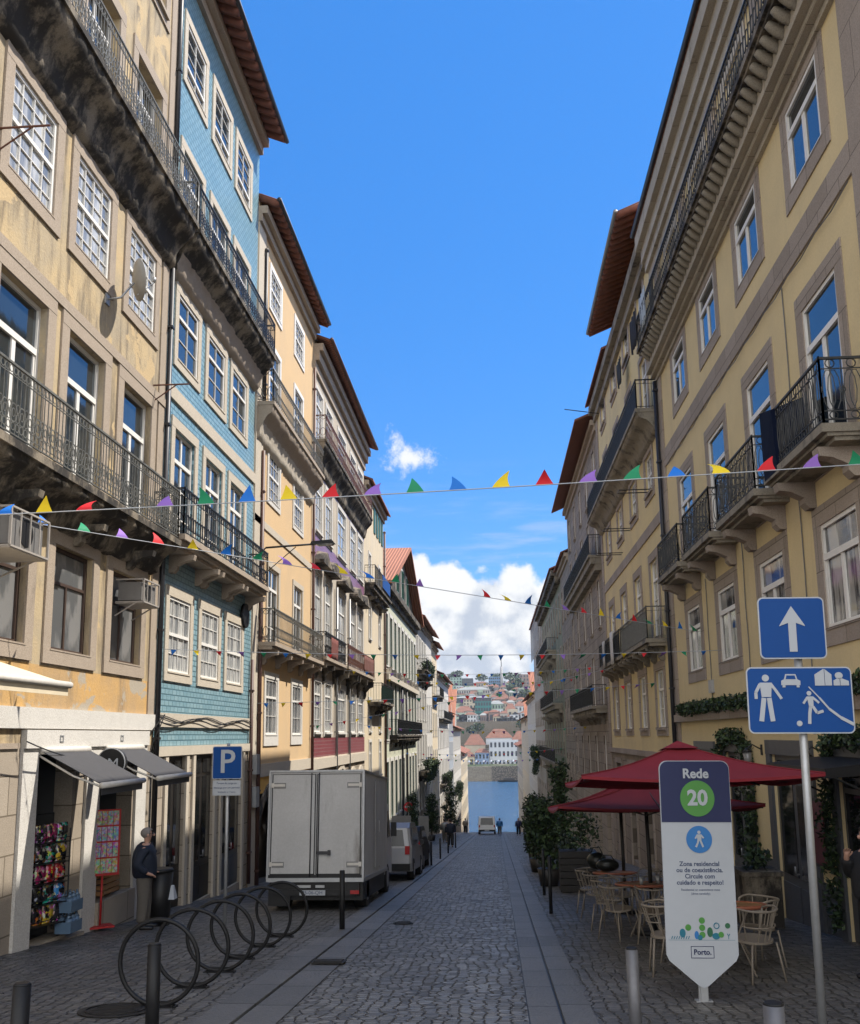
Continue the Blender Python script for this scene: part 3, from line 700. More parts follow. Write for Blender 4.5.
# ---- E
E_ = house('plaster_house', 'narrow cream house with dark green shutters and a blue cloth on its balcony', -1, XL, 50.5, 59.6, 14.0, M['plasE'], [(-2.2, 1.9), (.3, 1.7), (5.4, 2.0), (8.4, 1.8)], 2)
q = E_.mb()
for i in range(4): q.box(54.6+i*1.25, 55.3+i*1.25, 11.9, 13.4, -.02, .05)
q.build('shutter', M['greenw'], E_.root)
E_.balcony(50.7, 58.8, 8.3, .62, [(.25, .5), (.3, .3)], M['stonedk'], 'plain', .95, 'iron', [51.5, 54, 57], M['stonedk'], .4)
E_.balcony(52., 58.2, 1.9, .8, [(.1, .7)], M['stonedk'], 'plain', 1.0, 'iron', [53, 55, 57], M['stonedk'], .5)
q = E_.mb(); q.box(52.2, 58, 1.95, 2.8, .72, .735); q.build('balcony_panel', M['greenw'], E_.root)
E_.pipe(59.5, -5.5, 13, M['pipeb'], .1, .07)
tq = E_.mb(); tq.box(53.6, 57.5, 8.45, 9.2, .64, .66); tq.build('hanging_cloth', M['signblue'], E_.root)
# ---- F gabled house with green windows
Fb = Bld('gabled_house', 'broad gabled house with an orange roof slope and many dark green windows', -1, XL, 59.7, 84.2, 9.9, M['plasF'], zb=-9.5)
n = 9; L = 24.5/n
for (z, h, sty, fm) in ((4.5, 3.4, 'one', 'greenw'), (-.2, 3.9, 'one', 'greenw'), (-5.2, 3.6, 'one', 'greenw')):
    for i in range(n): Fb.window(59.7+L*(i+.5), z, 1.5, h, sty, fm, 'g_dark', .25, 'whitest', rec=.12)
for i in range(6): 
    Fb.hole(61+i*4, 63+i*4, -9.2, -6.2)
    q = Fb.mb(); q.box(61+i*4, 63+i*4, -9.2, -6.2, -.3, -.25); q.build('door', M['greenw'], Fb.root)
Fb.finish()
pk = (71.95, 14.2); q = Fb.mb()
q.add([q.p(59.7, 9.9, 0), q.p(84.2, 9.9, 0), q.p(pk[0], pk[1]-.3, 0)], [(0, 1, 2)])
q.add([q.p(59.7, 9.9, -10), q.p(84.2, 9.9, -10), q.p(pk[0], pk[1]-.3, -10)], [(0, 1, 2)]); q.build('gable', M['stonedk'], Fb.root)
for s_, ye in ((-1, 59.2), (1, 84.7)):
    q = Fb.mb(); q.hexa([(ye, 9.6, .75), (pk[0], pk[1], .75), (pk[0], pk[1], -10.2), (ye, 9.6, -10.2), (ye, 9.8, .75), (pk[0], pk[1]+.2, .75), (pk[0], pk[1]+.2, -10.2), (ye, 9.8, -10.2)])
    q.build('roof', M['rooftx'], Fb.root)
for c in (68, 71.9, 75.8): Fb.window(c, 10.3, 1.2, 2.2, 'one', 'greenw', 'g_dark', .2, 'whitest', hole=False, rec=-.04)
Fb.mould([(8.9, 9.3, .2), (9.3, 9.7, .5)], M['stonedk']); Fb.band(3.55, 3.9, .3, M['stonelt'])
for i in range(8):
    q = Fb.mb(); c = 61.5+i*3; q.hexa([(c-1, 3.9, 0), (c+1, 3.9, 0), (c+1, 3.9, .3), (c-1, 3.9, .3), (c-.1, 4.45, 0), (c+.1, 4.45, 0), (c+.1, 4.45, .3), (c-.1, 4.45, .3)]); q.build('window_hood', M['stonedk'], Fb.root)
Fb.balcony(62.5, 83.5, .1, .6, [(.2, .5)], M['stonedk'], 'plain', 1.0, 'iron', [63+2.9*i for i in range(7)], M['stonedk'], .5)
for u in (70.2, 73.8): Fb.pipe(u, -8, 4, M['pipe'], .12, .08)
# ---- further down on the left
lf = [('grey house with a deep planted balcony past the green windowed one', 84.2, 97, 10.6, M['plasG'], [(-6.5, 2.2), (-2.5, 2.6), (1.5, 2.6), (6.6, 2.4)], 4),
      ('white plaster house with tall upper windows, next after the grey one with the planted balcony', 97, 105.5, 10.7, M['plasW'], [(-7, 2.2), (-3.5, 2.4), (.5, 2.6), (5.5, 2.6)], 3),
      ('pinkish house of the lower left row with a deep brown eave', 105.5, 115, 10.2, M['plasE'], [(-7.5, 2.2), (-4, 2.4), (0, 2.5), (4.8, 2.5)], 3),
      ('long off white house of the lower left row below the orange roofs', 115, 143, 7.4, M['plasW'], [(-9.5, 2.2), (-5.5, 2.4), (-1.5, 2.5), (2.5, 2.5)], 8),
      ('bluish grey house of the lower left row', 143, 157, 3.2, M['plasBl'], [(-11, 2.2), (-7.5, 2.4), (-3.5, 2.5), (0, 2.2)], 4),
      ('pale house of the lower left row with a tall orange roof end', 157, 190, 1.2, M['plasW'], [(-14, 2.2), (-10, 2.4), (-6, 2.4), (-2.4, 2.2)], 9),
      ('last house of the left row before the river quay', 190, 234, -3.5, M['plasE'], [(-20, 2.4), (-16, 2.4), (-12, 2.4), (-8, 2.2)], 11)]
LB = []
for (lab, a, b, zt, m, rows, n) in lf:
    LB.append(house('plaster_house', lab, -1, XL, a, b, zt, m, rows, n, over=.9, zb=gz(b)-.5))
LB[0].balcony(85.5, 96.5, 5.9, .9, [(.3, .7), (.4, .4)], M['stonedk'], 'plain', 1.0, 'iron', [87, 91, 95], M['stonedk'], .6)
LB[0].balcony(86, 96.5, -3.1, .8, [(.3, .6)], M['stonedk'], 'plain', 1.0, 'iron', [87, 91, 95], M['stonedk'], .5)
LB[2].balcony(106, 114.5, 4.4, .9, [(.3, .7)], M['stonedk'], 'plain', 1.0, 'iron')
LB[3].balcony(118, 140, 2.1, .7, [(.3, .5)], M['stonedk'], 'plain', 1.0, 'iron')
LB[3].balcony(118, 140, -5.9, .7, [(.3, .5)], M['stonedk'], 'plain', 1.0, 'iron')
# hipped orange roof ends that face up the street
def roof_end(b, y0, y1, z0, z1, x0=.3, dp=9.):
    q = b.mb(); q.hexa([(y0, z0-.15, x0), (y1, z1-.15, x0), (y1, z1-.15, -dp), (y0, z0-.15, -dp), (y0, z0, x0), (y1, z1, x0), (y1, z1, -dp), (y0, z0, -dp)])
    q.build('roof_end', M['rooftx'], b.root)
    q = b.mb(); q.add([q.p(y0, z0-.2, x0-.25), q.p(y1, z1-.2, x0-.25), q.p(y1, z0-.2, x0-.25)], [(0, 1, 2)]); q.add([q.p(y1, z0-1, x0-.25), q.p(y1, z1-.1, x0-.25), q.p(y1, z1-.1, -dp), q.p(y1, z0-1, -dp)], [(0, 1, 2, 3)]); q.build('gable', M['plasG'], b.root)
roof_end(LB[3], 119, 131, 7.2, 11.2, -1.0); roof_end(LB[4], 143, 152, 3.0, 8.0); roof_end(LB[5], 158, 172, 1.2, 8.2, .2)

# ================================================================== RIGHT SIDE
R1 = Bld('plaster_house', 'large smooth yellow house with four small iron balconies and a long one under its eaves', 1, XR, 4.2, 27.4, 14.7, M['plasR1'], zb=-4.6)
cs = (10.5, 14.0, 17.45, 20.9, 24.35)
for c in (7.,)+cs:
    R1.window(c, 8.75, 1.5, 1.4, 'case', 'white', 'g_sky', .3, 'stoneR', rec=.06, proj=.02, sill=.012)
    R1.window(c, 4.1, 1.5, 2.55, 'case', 'white', 'g_sky', .3, 'stoneR', rec=.07, proj=.02, sill=.012)
    R1.window(c, 1.52, 1.5, 1.6, 'case', 'white', 'g_refl', .3, 'stoneR', rec=.07, proj=.02, sill=.02)
    R1.window(c, 11.15, 1.4, 2.1, 'case', 'white', 'g_sky', .24, 'stonelt', rec=.12)
for c in cs[1:]:
    R1.balcony(c-1.4, c+1.4, 4.08, .62, [(.05, .54), (.06, .44)], M['stoneRdk'], 'oval', .93, 'irong', (c-.95, c+.95), M['stoneR'], .42, bw=.24)
# ground floor
R1.door(16.2, 18.3, -3.4, -.42, M['greyw'], .1, sur=.26, smat='greyw')
R1.door(19.9, 21.9, -3.5, -.42, M['greyw'], .1, sur=.2, smat='greyw')
R1.door(23.1, 24.9, -3.7, -.42, M['greyw'], .1, sur=.2, smat='greyw')
R1.door(12.9, 14.9, -3.1, -.42, M['greyw'], .1, sur=.26, smat='greyw')
R1.door(9.6, 11.8, -3.0, -.42, M['greyw'], .1, sur=.26, smat='greyw')
R1.finish([(-4.6, -2.35, M['greyw'])])
R1.band(7.55, 8.05, .035, M['stoneR']); R1.band(.28, .48, .12, M['stoneR'])
q = R1.mb(); q.box(11.35, 12.25, .5, 10.35, -.02, .05); q.build('corner_pilaster', M['stoneR'], R1.root)
q = R1.mb(); q.box(26.85, 27.38, -4, 10.35, -.02, .045); q.build('corner_pilaster', M['stoneR'], R1.root)
R1.mould([(10.3, 10.42, .08), (10.42, 10.54, .2), (10.54, 10.8, .34)], M['stoneRlt'], 'cornice')
R1.balcony(4.3, 26.95, 11.15, .66, [(.08, .6), (.10, .42)], M['stonedk'], 'mid', .95, 'iron')
q = MB(1, 0, (0, 0, 0)); q.tube([(0, -.26, .0), (0, -.24, .2), (0, -.15, .38), (0, -.06, .5), (0, 0, .56)], [.12, .12, .10, .085, .07], 8, sm=True); cme = q.mesh('corbel', M['stoneRdk']); u = 4.6
while u < 26.8: link('corbel', cme, R1.root, Vector((XR, u, 10.95))-Vector(R1.base)); u += .31
R1.mould([(13.5, 13.8, .1), (13.8, 14.1, .2), (14.1, 14.5, .3), (14.5, 14.97, .46)], M['stoneRlt'], 'cornice')
for c in (8.7, 12.25, 15.7, 19.2, 22.6, 26.3):
    q = R1.mb(); q.box(c-.2, c+.2, 11.1, 13.3, -.02, .1); q.box(c-.28, c+.28, 13.3, 13.5, -.02, .16); q.build('attic_pilaster', M['stoneR'], R1.root)
R1.roof(15.08, .47, M['rooft'], gut=M['pipe'], slope=.3)
R1.pipe(27.3, -4., 10.3, M['pipe'], .12, .06); R1.pipe(27.0, 12.0, 13.4, M['pipe'], .12, .06)

R2 = Bld('plaster_house', 'warm yellow house with brown stone trim and washing on its upper balcony', 1, XR, 27.4, 43.3, 15.0, M['plasR2'], zb=-5.8)
for c in (29.75, 33.2, 36.85, 40.6):
    R2.window(c, 12.6+.8, 1.35, 1.6, 'grid2,3,1', 'white', 'g_dim', .25, 'stoneR', rec=.12)
    R2.window(c, 9.75, 1.35, 2.3, 'case2', 'white', 'g_dim', .2, 'stoneR', rec=.12)
    R2.window(c, 7.5, 1.3, 1.25, 'grid3,2,2', 'white', 'g_dim', .27, 'stoneR', rec=.12)
    R2.window(c, 2.9, 1.35, 2.45, 'grid2,3,1', 'white', 'g_cur', .27, 'stoneR', rec=.12)
    R2.window(c, .15, 1.4, 1.75, 'grid2,2,1', 'white', 'g_cur', .27, 'stoneR', rec=.12)
R2.door(28.9, 30.6, -4.2, -1.2, M['darkw'], .25, smat='stoneR'); R2.door(32.4, 34., -4.4, -1.2, M['darkw'], .25, smat='stoneR'); R2.door(36.1, 37.6, -4.7, -1.2, M['darkw'], .25, smat='stoneR'); R2.door(39.8, 41.4, -4.9, -1.2, M['darkw'], .25, smat='stoneR')
R2.finish([(-5.8, -.75, M['plasR3'])])
R2.band(6.2, 6.55, .04, M['stoneR']); R2.band(-.78, -.6, .12, M['stoneR'], 'ledge'); 
q = R2.mb(); q.box(42.75, 43.28, -5, 14.8, -.02, .05); q.build('corner_pilaster', M['stoneR'], R2.root)
R2.mould([(14.4, 14.75, .15), (14.75, 15.1, .35)], M['stoneRdk'])
R2.roof(15.25, .5, M['rooft'], y0=36.4, y1=43.3, name='roof')
R2.roof(15.9, .95, M['rooft'], y0=27.4, y1=36.4, gut=M['pipeg'], tiles=True, name='roof')
R2.balcony(27.6, 42.9, 9.6, .68, ('cove', .6), M['stoneRdk'], 'plain', .9, 'iron')
q = R2.mb(); q.box(27.7, 42.8, 9.65, 10.4, .60, .61); q.build('balcony_panel', M['iron'], R2.root)
R2.balcony(28.3, 34.4, 2.75, .6, [(.1, .5)], M['stoneRdk'], 'plain', .95, 'ironw', [28.8, 30.2, 31.6, 33, 34.1], M['stoneRdk'], .4)
R2.balcony(34.7, 41.3, 2.75, .6, [(.1, .5)], M['stoneRdk'], 'plain', .95, 'iron', [35.2, 36.7, 38.2, 39.6, 41], M['stoneRdk'], .4)
q = R2.mb(); q.box(28.5, 34.2, 2.8, 3.6, .52, .53); q.build('balcony_panel', M['pipeg'], R2.root)
q = R2.mb(); q.box(34.9, 41, 2.8, 3.6, .52, .53); q.build('balcony_panel', M['iron'], R2.root)
for (a, v) in ((29.6, 7.6), (34.0, 7.3), (36.6, 6.9)):
    q = R2.mb(); q.tube([(a, v, 0), (a, v, 1.0), (a+.4, v, 1.0), (a+.4, v, 0)], .018, 5); q.build('clothes_bracket', M['iron'], R2.root)
q = R2.mb(); q.tube([(40.5, 13.9, .2), (40.5, 14.15, 1.7)], .02, 5); q.build('flag_rod', M['iron'], R2.root)
for (u, v0, v1) in ((19.3, .5, 3.9), (15.6, .5, 7.5), (22.75, .5, 3.6)):
    q = R1.mb(); q.tube([(u+.02*math.sin(k*1.3), v0+(v1-v0)*k/10, .02) for k in range(11)], .011, 5); q.build('cable', M['pipeg'], R1.root)
q = R1.mb(); q.tube([(12.4+k*.7, 7.48-.05*(k % 2), .05) for k in range(21)], .010, 5); q.build('cable', M['pipeg'], R1.root)
q = R1.mb(); q.box(22.6, 22.9, .9, 1.2, -.02, .07); q.build('junction_box', M['galv'], R1.root)

R3 = house('stone_house', 'grey brown stone house with long dark balconies, beyond the warm yellow one', 1, XR, 43.4, 62.4, 14.6, M['plasR3'], [(-2.3, 2.2), (1.3, 2.5), (5.0, 2.2), (8.3, 2.4), (11.6, 2.0)], 5, over=1.0, sm='stoneR')
R3.balcony(43.8, 60, 8.2, .6, [(.3, .5), (.3, .3)], M['stoneRdk'], 'plain', .95, 'iron')
R3.balcony(44, 57, 1.25, .7, [(.2, .5)], M['stoneRdk'], 'plain', .95, 'iron', [45+1.9*i for i in range(7)], M['stoneRdk'], .5)
q = R3.mb(); q.box(44.1, 59.9, 8.25, 9.1, .52, .53); q.build('balcony_panel', M['iron'], R3.root)
R4 = house('stone_house', 'narrow brown stone faced house between the ashlar and the grey green ones', 1, XR, 62.5, 70.4, 11.9, M['plasR3'], [(-3.5, 2.2), (0., 2.3), (4.0, 2.3), (8, 2.2)], 3, sm='stoneR')
R5 = house('ornate_house', 'grey green house with carved window bays, half way down the right side', 1, XR, 70.5, 100, 12.2, M['plasR5'], [(-5.4, 2.4), (-1.5, 3.0), (3.0, 3.4), (7.6, 2.8)], 9, over=.8, sm='stoneR', wm='whiteg')
for z, a, b in ((2.3, 72, 92), (-2.1, 72, 97), (6.8, 78, 98)): R5.balcony(a, b, z, .8, [(.3, .6), (.3, .3)], M['stoneRdk'], 'plain', 1., 'iron', [a+1+3*i for i in range(7)], M['stoneRdk'], .7)
R5.mould([(11.2, 11.7, .4), (11.7, 12.1, .7)], M['stonedk'])
R6 = house('stone_house', 'tall plain grey house with pale scaffold tubes at its roof edge, lower right side', 1, XR, 100.1, 122, 13.2, M['plasG'], [(-7.4, 2.2), (-3.4, 2.6), (1, 2.8), (5.4, 2.4), (9.4, 2.2)], 6, sm='stoneR')
q = R6.mb()
for i in range(9):
    u = 101+i*2.5; q.tube([(u, 9, .3), (u, 13.9, .3)], .05, 5)
for v in (10, 12, 13.7): q.tube([(101, v, .3), (121, v, .3)], .05, 5)
q.build('scaffold', M['galv'], R6.root)
rf = [('low grey house under the first orange roof of the lower right row', 122.1, 152, 5.0, M['plasW'], [(-10, 2.4), (-6, 2.4), (-1.8, 2.5), (1.6, 2.2)], 8),
      ('dull cream house of the lower right row with an arched dark gable', 152.1, 190, 2.6, M['plasE'], [(-14, 2.4), (-10, 2.4), (-6, 2.4), (-2, 2.2)], 9),
      ('last house of the right row before the river quay', 190.1, 234, -2.2, M['plasG'], [(-19, 2.4), (-15, 2.4), (-11, 2.4), (-7, 2.2)], 10)]
RB = [house('plaster_house', lab, 1, XR, a, b, zt, m, rows, n, over=.9, zb=gz(b)-.5) for (lab, a, b, zt, m, rows, n) in rf]
roof_end(RB[0], 124, 136, 4.8, 8.8, .3); roof_end(RB[1], 152.3, 160, 2.4, 6.0, .4)
# ================================================================== GROUND
def sheet(name, x0, x1, ys, mat, dz=0., thick=None, kind='structure', zf=gz):
    me = MB()
    for a, b in zip(ys, ys[1:]):
        me.quad((x0, a, zf(a)+dz), (x1, a, zf(a)+dz), (x1, b, zf(b)+dz), (x0, b, zf(b)+dz))
        if thick:
            me.quad((x0, a, zf(a)+dz-thick), (x0, a, zf(a)+dz), (x0, b, zf(b)+dz), (x0, b, zf(b)+dz-thick))
            me.quad((x1, a, zf(a)+dz), (x1, a, zf(a)+dz-thick), (x1, b, zf(b)+dz-thick), (x1, b, zf(b)+dz))
    o = me.build(name, mat); o['kind'] = kind; return o
M['earth'] = plain('ground', (.09, .085, .08), .9)
M['quay'] = stone('quay stone', (.30, .26, .20), (.12, .11, .08), .45, .7, (2.4, .8, .03), 'xz')
YS = [-40, 0, 30, 60, 90, 125, 150, 180, 210, 235, 262]
sheet('ground', -400, 400, YS, M['earth'], -.03)
RS = [-30, 0, 20, 40, 70, 100, 125, 150, 180, 210, 235, 256]
sheet('road', -2.04, .24, RS, M['cobble'], 0.)
sheet('left_pavement', -6.95, -2.82, RS, M['setts'], .0)
sheet('right_pavement', .86, 5.2, RS, M['setts'], .0)
sheet('gutter_slot', -2.83, -2.03, RS, M['black'], -.015); sheet('gutter_slot', .23, .87, RS, M['black'], -.015)
sheet('left_kerb', -2.43, -2.05, RS, M['slab'], .006, .05); sheet('left_kerb', -2.82, -2.455, RS, M['slab'], .02, .05)
sheet('right_kerb', .25, .535, RS, M['slab'], .006, .05); sheet('right_kerb', .56, .85, RS, M['slab'], .025, .05)
# drain covers
def cover(x, y, r, label, rect=None):
    q = MB(0, 0, (x, y, gz(y)))
    if rect:
        w, l = rect
        q.box(x-w/2, x+w/2, y-l/2, y+l/2, gz(y)+.022, gz(y)+.034)
        for i in range(9): q.box(x-w/2+.03, x+w/2-.03, y-l/2+.03+i*(l-.06)/9, y-l/2+.03+(i+.55)*(l-.06)/9, gz(y)+.034, gz(y)+.046)
    else:
        q.cyl((x, y, gz(y)+.004), r, .012, 28); q.tube([(x+r*.8*math.cos(2*PI*i/20), y+r*.8*math.sin(2*PI*i/20), gz(y)+.018) for i in range(20)], .012, 4, True)
        for i in range(-3, 4): q.box(x-r*.6, x+r*.6, y+i*.07-.012, y+i*.07+.012, gz(y)+.012, gz(y)+.022)
    o = q.build('drain_cover', M['iron_grate'], None, (x, y, gz(y))); o.rotation_euler = (-math.atan(.083), 0, 0); return tag(o, label, 'drain cover')
cover(-3.75, 9.6, .36, 'round iron cover set in the setts under the nearest bicycle hoop')
cover(-2.2, 12.7, 0, 'rectangular slotted gutter grate in the left slab strip', (.42, .3))
cover(-1.7, 17.4, .18, 'small round iron cap in the road setts opposite the truck')

# ================================================================== STREET FURNITURE
# bollards
def bollard(x, y, h, r, mat, label, group=None, rim=False, lean=(0, 0)):
    t = root('bollard', (x, y, gz(y)), label, 'bollard', group)
    q = MB(); q.cyl((0, 0, -.05), r, h+.05, 18); q.build('post', M[mat], t)
    q = MB(); q.cyl((0, 0, h), r*1.0, .012, 18, r2=r*.8); q.build('cap', M['steel' if mat == 'steel' else 'blk_coat'], t)
    if rim:
        q = MB(); q.cyl((0, 0, h-.09), r+.004, .02, 18); q.build('collar', M['galv'], t)
    t.rotation_euler = (lean[0], lean[1], 0); return t
bollard(-3.03, 6.15, .8, .055, 'blk_coat', 'black bollard cut off by the bottom left corner of the photo', lean=(0, .02))
bollard(-2.86, 8.1, .8, .055, 'blk_coat', 'black bollard standing in front of the nearest bicycle hoop')
bollard(-2.62, 16.4, .95, .045, 'blk_coat', 'black bollard behind the parked truck on the slab strip')
bollard(1.02, 7.85, .8, .048, 'bsteel', 'scratched steel bollard left of the tall banner sign', lean=(0, -.01))
bollard(1.47, 5.6, .8, .056, 'bsteel', 'wide steel bollard with a bright top beside the blue sign pole')
bollard(.98, 19.2, 1.05, .035, 'blk_coat', 'slim black post in front of the plant boxes, nearer of the pair')
bollard(1.06, 23.6, 1.05, .035, 'blk_coat', 'slim black post beside the plant boxes, farther of the pair')
for i, y in enumerate((33, 38, 44, 51, 60)):
    bollard(-2.6, y, .9, .04, 'blk_coat', 'small black bollard of the row along the left kerb beyond the truck', 'bollards along the left kerb')
# bicycle hoops
for i, ((x, y), lab) in enumerate(zip([(-3.41, 9.8), (-3.42, 10.9), (-3.42, 12.0), (-3.46, 13.1), (-3.45, 14.3), (-3.44, 15.5)],
        ['nearest', 'second nearest', 'third nearest', 'fourth nearest', 'fifth nearest', 'farthest'])):
    t = root('bicycle_hoop', (x, y, gz(y)), f'{lab} round black bicycle hoop of the row of six', 'bike rack', 'round bicycle hoops', rz=random.uniform(-.05, .05))
    q = MB(); q.tube([(.405*math.cos(2*PI*k/40), 0, .425+.405*math.sin(2*PI*k/40)) for k in range(40)], .023, 10, True); q.build('hoop', M['blk_coat'], t)
    q = MB(); q.box(-.19, .19, -.05, .05, -.02, .015); q.box(-.15, .15, -.012, .012, .015, .06)
    for sx in (-.16, .16): q.cyl((sx, .03, .015), .012, .012, 6); q.cyl((sx, -.03, .015), .012, .012, 6)
    q.build('base_plate', M['blk_coat'], t)

def rrect(x0, x1, z0, z1, r, n=5):
    P = []
    for cx, cz, a in ((x1-r, z1-r, 0), (x0+r, z1-r, PI/2), (x0+r, z0+r, PI), (x1-r, z0+r, 3*PI/2)):
        for i in range(n+1): P.append((cx+r*math.cos(a+PI/2*i/n), cz+r*math.sin(a+PI/2*i/n)))
    return P[::-1]
def board(t, cx, cz, w, h, mat, y=-.03, r=.05, rim='signwhite', name='sign_board'):
    q = MB(); q.prism(rrect(cx-w/2, cx+w/2, cz-h/2, cz+h/2, r), y, y+.004); b = q.build(name, M[rim], t)
    q = MB(); q.prism(rrect(cx-w/2+.012, cx+w/2-.012, cz-h/2+.012, cz+h/2-.012, r*.8), y-.003, y-.0005); q.build('face', M[mat], b)
    q = MB(); q.prism(rrect(cx-w/2+.003, cx+w/2-.003, cz-h/2+.003, cz+h/2-.003, r), y+.005, y+.02); q.build('backing', M['galv'], b)
    return b
# traffic sign, right
sy = 8.45
t = root('traffic_sign', (2.60, sy, gz(sy)+.09), 'tall grey pole with a blue white-arrow sign above a blue living street sign', 'traffic sign')
zg = gz(sy)
q = MB(); q.cyl((0, 0, -.2), .036, 3.98, 18); q.build('pole', M['galv'], t)
q = MB()
for z in (2.62, 3.05, 3.3, 3.72): q.box(-.05, .05, -.045, .045, z, z+.035)
q.build('clamp', M['galv'], t)
def Z(py): return (735+1.5*0+ (860-860) - py)/950*sy - zg
b = board(t, -.03, 2.84, .94, .60, 'signblue', -.075, .05)
Y0, Y1 = -.085, -.0785
q = MB()       # adult
def man_picto(q, cx, cz, s, Y0, Y1, kick=False):
    P = lambda x, z: (cx+x*s, cz+z*s)
    q.disc(*P(0, .43), .075*s, Y0, Y1, 20)
    if not kick:
        q.prism([P(-.13, .33), P(.13, .33), P(.1, .02), P(-.1, .02)][::-1], Y0, Y1)
        q.stroke([P(-.12, .3), P(-.22, .12), P(-.22, -.02)], .065*s, Y0-.0005, Y1); q.stroke([P(.1, .31), P(.22, .14), P(.32, -.02)], .06*s, Y0-.0005, Y1)
        q.stroke([P(-.055, .0), P(-.13, -.5)], .10*s, Y0, Y1); q.stroke([P(.055, .0), P(.11, -.5)], .10*s, Y0-.0005, Y1)
    else:
        q.prism([P(-.08, .33), P(.12, .33), P(.12, -.0), P(-.02, -.02)][::-1], Y0, Y1)
        q.stroke([P(-.06, .3), P(-.2, .1)], .07*s, Y0-.0005, Y1); q.stroke([P(.1, .3), P(.3, .12)], .07*s, Y0-.0005, Y1)
        q.stroke([P(.02, .0), P(-.02, -.25), P(-.04, -.55)], .10*s, Y0, Y1); q.stroke([P(.1, 0), P(.22, -.2), P(.42, -.14)], .09*s, Y0-.0005, Y1)
man_picto(q, -.03-.30, 2.86, .42, Y0, Y1)
man_picto(q, -.03+.08, 2.78, .28, Y0, Y1, True); q.disc(-.03-.02, 2.63, .025, Y0, Y1)
# car
cx, cz = -.03-.075, 3.015
q.prism([(cx-.085, cz-.04), (cx-.085, cz+.0), (cx-.06, cz+.012), (cx-.045, cz+.06), (cx+.045, cz+.06), (cx+.06, cz+.012), (cx+.085, cz), (cx+.085, cz-.04)], Y0, Y1)
q.box(cx-.075, cx-.05, Y0, Y1, cz-.06, cz-.041); q.box(cx+.05, cx+.075, Y0, Y1, cz-.06, cz-.041)
# houses
hx, hz = -.03+.23, 2.97
q.prism([(hx-.09, hz), (hx-.09, hz+.10), (hx-.01, hz+.15), (hx-.005, hz+.15), (hx-.005, hz)], Y0, Y1); q.prism([(hx+.0, hz), (hx+.0, hz+.15), (hx+.06, hz+.1), (hx+.06, hz)], Y0, Y1)
q.prism([(hx+.075, hz), (hx+.075, hz+.045), (hx+.11, hz+.065), (hx+.13, hz+.065), (hx+.13, hz)], Y0, Y1); q.prism([(hx+.135, hz), (hx+.135, hz+.07), (hx+.21, hz+.04), (hx+.21, hz)], Y0, Y1); q.disc(hx+.125, hz+.09, .035, Y0, Y1, rz=.03)
pts = [(-.03-.02+.1, 2.96), (.14, 2.86), (.22, 2.76), (.32, 2.68), (.43, 2.62)]
for i, (a, c) in enumerate(zip(pts, pts[1:])): q.stroke([a, c], .010+.006*i, Y0-.0003*i, Y1)
q.build('pictogram', M['signwhite'], b)
q = MB(); q.prism([(cx-.045, cz+.014), (cx-.036, cz+.048), (cx+.036, cz+.048), (cx+.045, cz+.014)], Y0-.002, Y0-.0006)
q.build('window_cutout', M['signblue'], b)
b2 = board(t, -.06, 3.50, .60, .57, 'signblue', -.075, .05)
q = MB(); q.box(-.095, -.025, Y0, Y1, 3.28, 3.55); q.prism([(-.175, 3.52), (-.06, 3.70), (.055, 3.52), (.055, 3.515), (-.025, 3.545), (-.095, 3.545), (-.175, 3.515)], Y0-.0005, Y1)
q.build('arrow', M['signwhite'], b2)
t.rotation_euler = (0, .012, 0); t.scale = (.94, .94, .94)

# banner sign
by = 10.2
t = root('banner_sign', (2.01, by, gz(by)), 'tall pointed white and navy street banner sign reading Rede 20', 'banner sign')
W2, H0, H1 = .39, .14, 2.48
q = MB(); r_ = .09
poly = [(-W2, .50), (0, H0), (.0, H0), (W2, .50)]
top = [(W2-r_+r_*math.cos(PI/2*i/6), H1-r_+r_*math.sin(PI/2*i/6)) for i in range(7)]+[(-W2+r_+r_*math.cos(PI/2+PI/2*i/6), H1-r_+r_*math.sin(PI/2+PI/2*i/6)) for i in range(7)]
poly = [(-W2, .47), (-W2+.03, .41), (-.05, H0+.02), (0, H0), (.05, H0+.02), (W2-.03, .41), (W2, .47)]+top
q.prism(poly[::-1], -.015, .015); pn = q.build('panel', M['signwhite'], t)
e = .006; zc = 1.83
q = MB(); q.prism([(-W2+e, zc)]+[(x*(1-e/W2), z-e) for x, z in top[::-1]]+[(W2-e, zc)], -.020, -.0155); q.build('header', M['navy'], pn)
q = MB(); q.disc(.02, 2.08, .19, -.026, -.0205, 40); q.build('speed_disc', M['bgreen'], pn)
text('Rede', .140, M['signwhite'], pn, (.01, -.028, 2.34), bold=.004)
text('20', .225, M['signwhite'], pn, (.02, -.030, 2.08), bold=.007)
WZ_ = 1.65
q = MB(); q.disc(.02, WZ_, .142, -.021, -.0155, 36); q.build('walker_disc', M['bblue'], pn)
q = MB(); P = lambda x, z: (.02+x*.88, WZ_+z*.88)
q.disc(*P(0, .085), .018, -.027, -.0215, 16); q.prism([P(-.03, .06), P(.03, .06), P(.025, -.01), P(-.022, -.01)], -.027, -.0215)
q.stroke([P(-.02, .055), P(-.05, .01)], .016, -.0275, -.0215); q.stroke([P(.02, .055), P(.055, .015)], .016, -.0275, -.0215)
q.stroke([P(-.01, 0), P(-.02, -.04), P(-.045, -.09)], .02, -.0265, -.0215); q.stroke([P(.01, 0), P(.025, -.04), P(.045, -.09)], .02, -.0262, -.0215)
q.build('walker', M['signwhite'], pn)
for i, s_ in enumerate(['Zona residencial', 'ou de coexistência.', 'Circule com', 'cuidado e respeito!']): text(s_, .066, M['btext'], pn, (.01, -.017, 1.395-i*.064), depth=.001, bold=.0015)
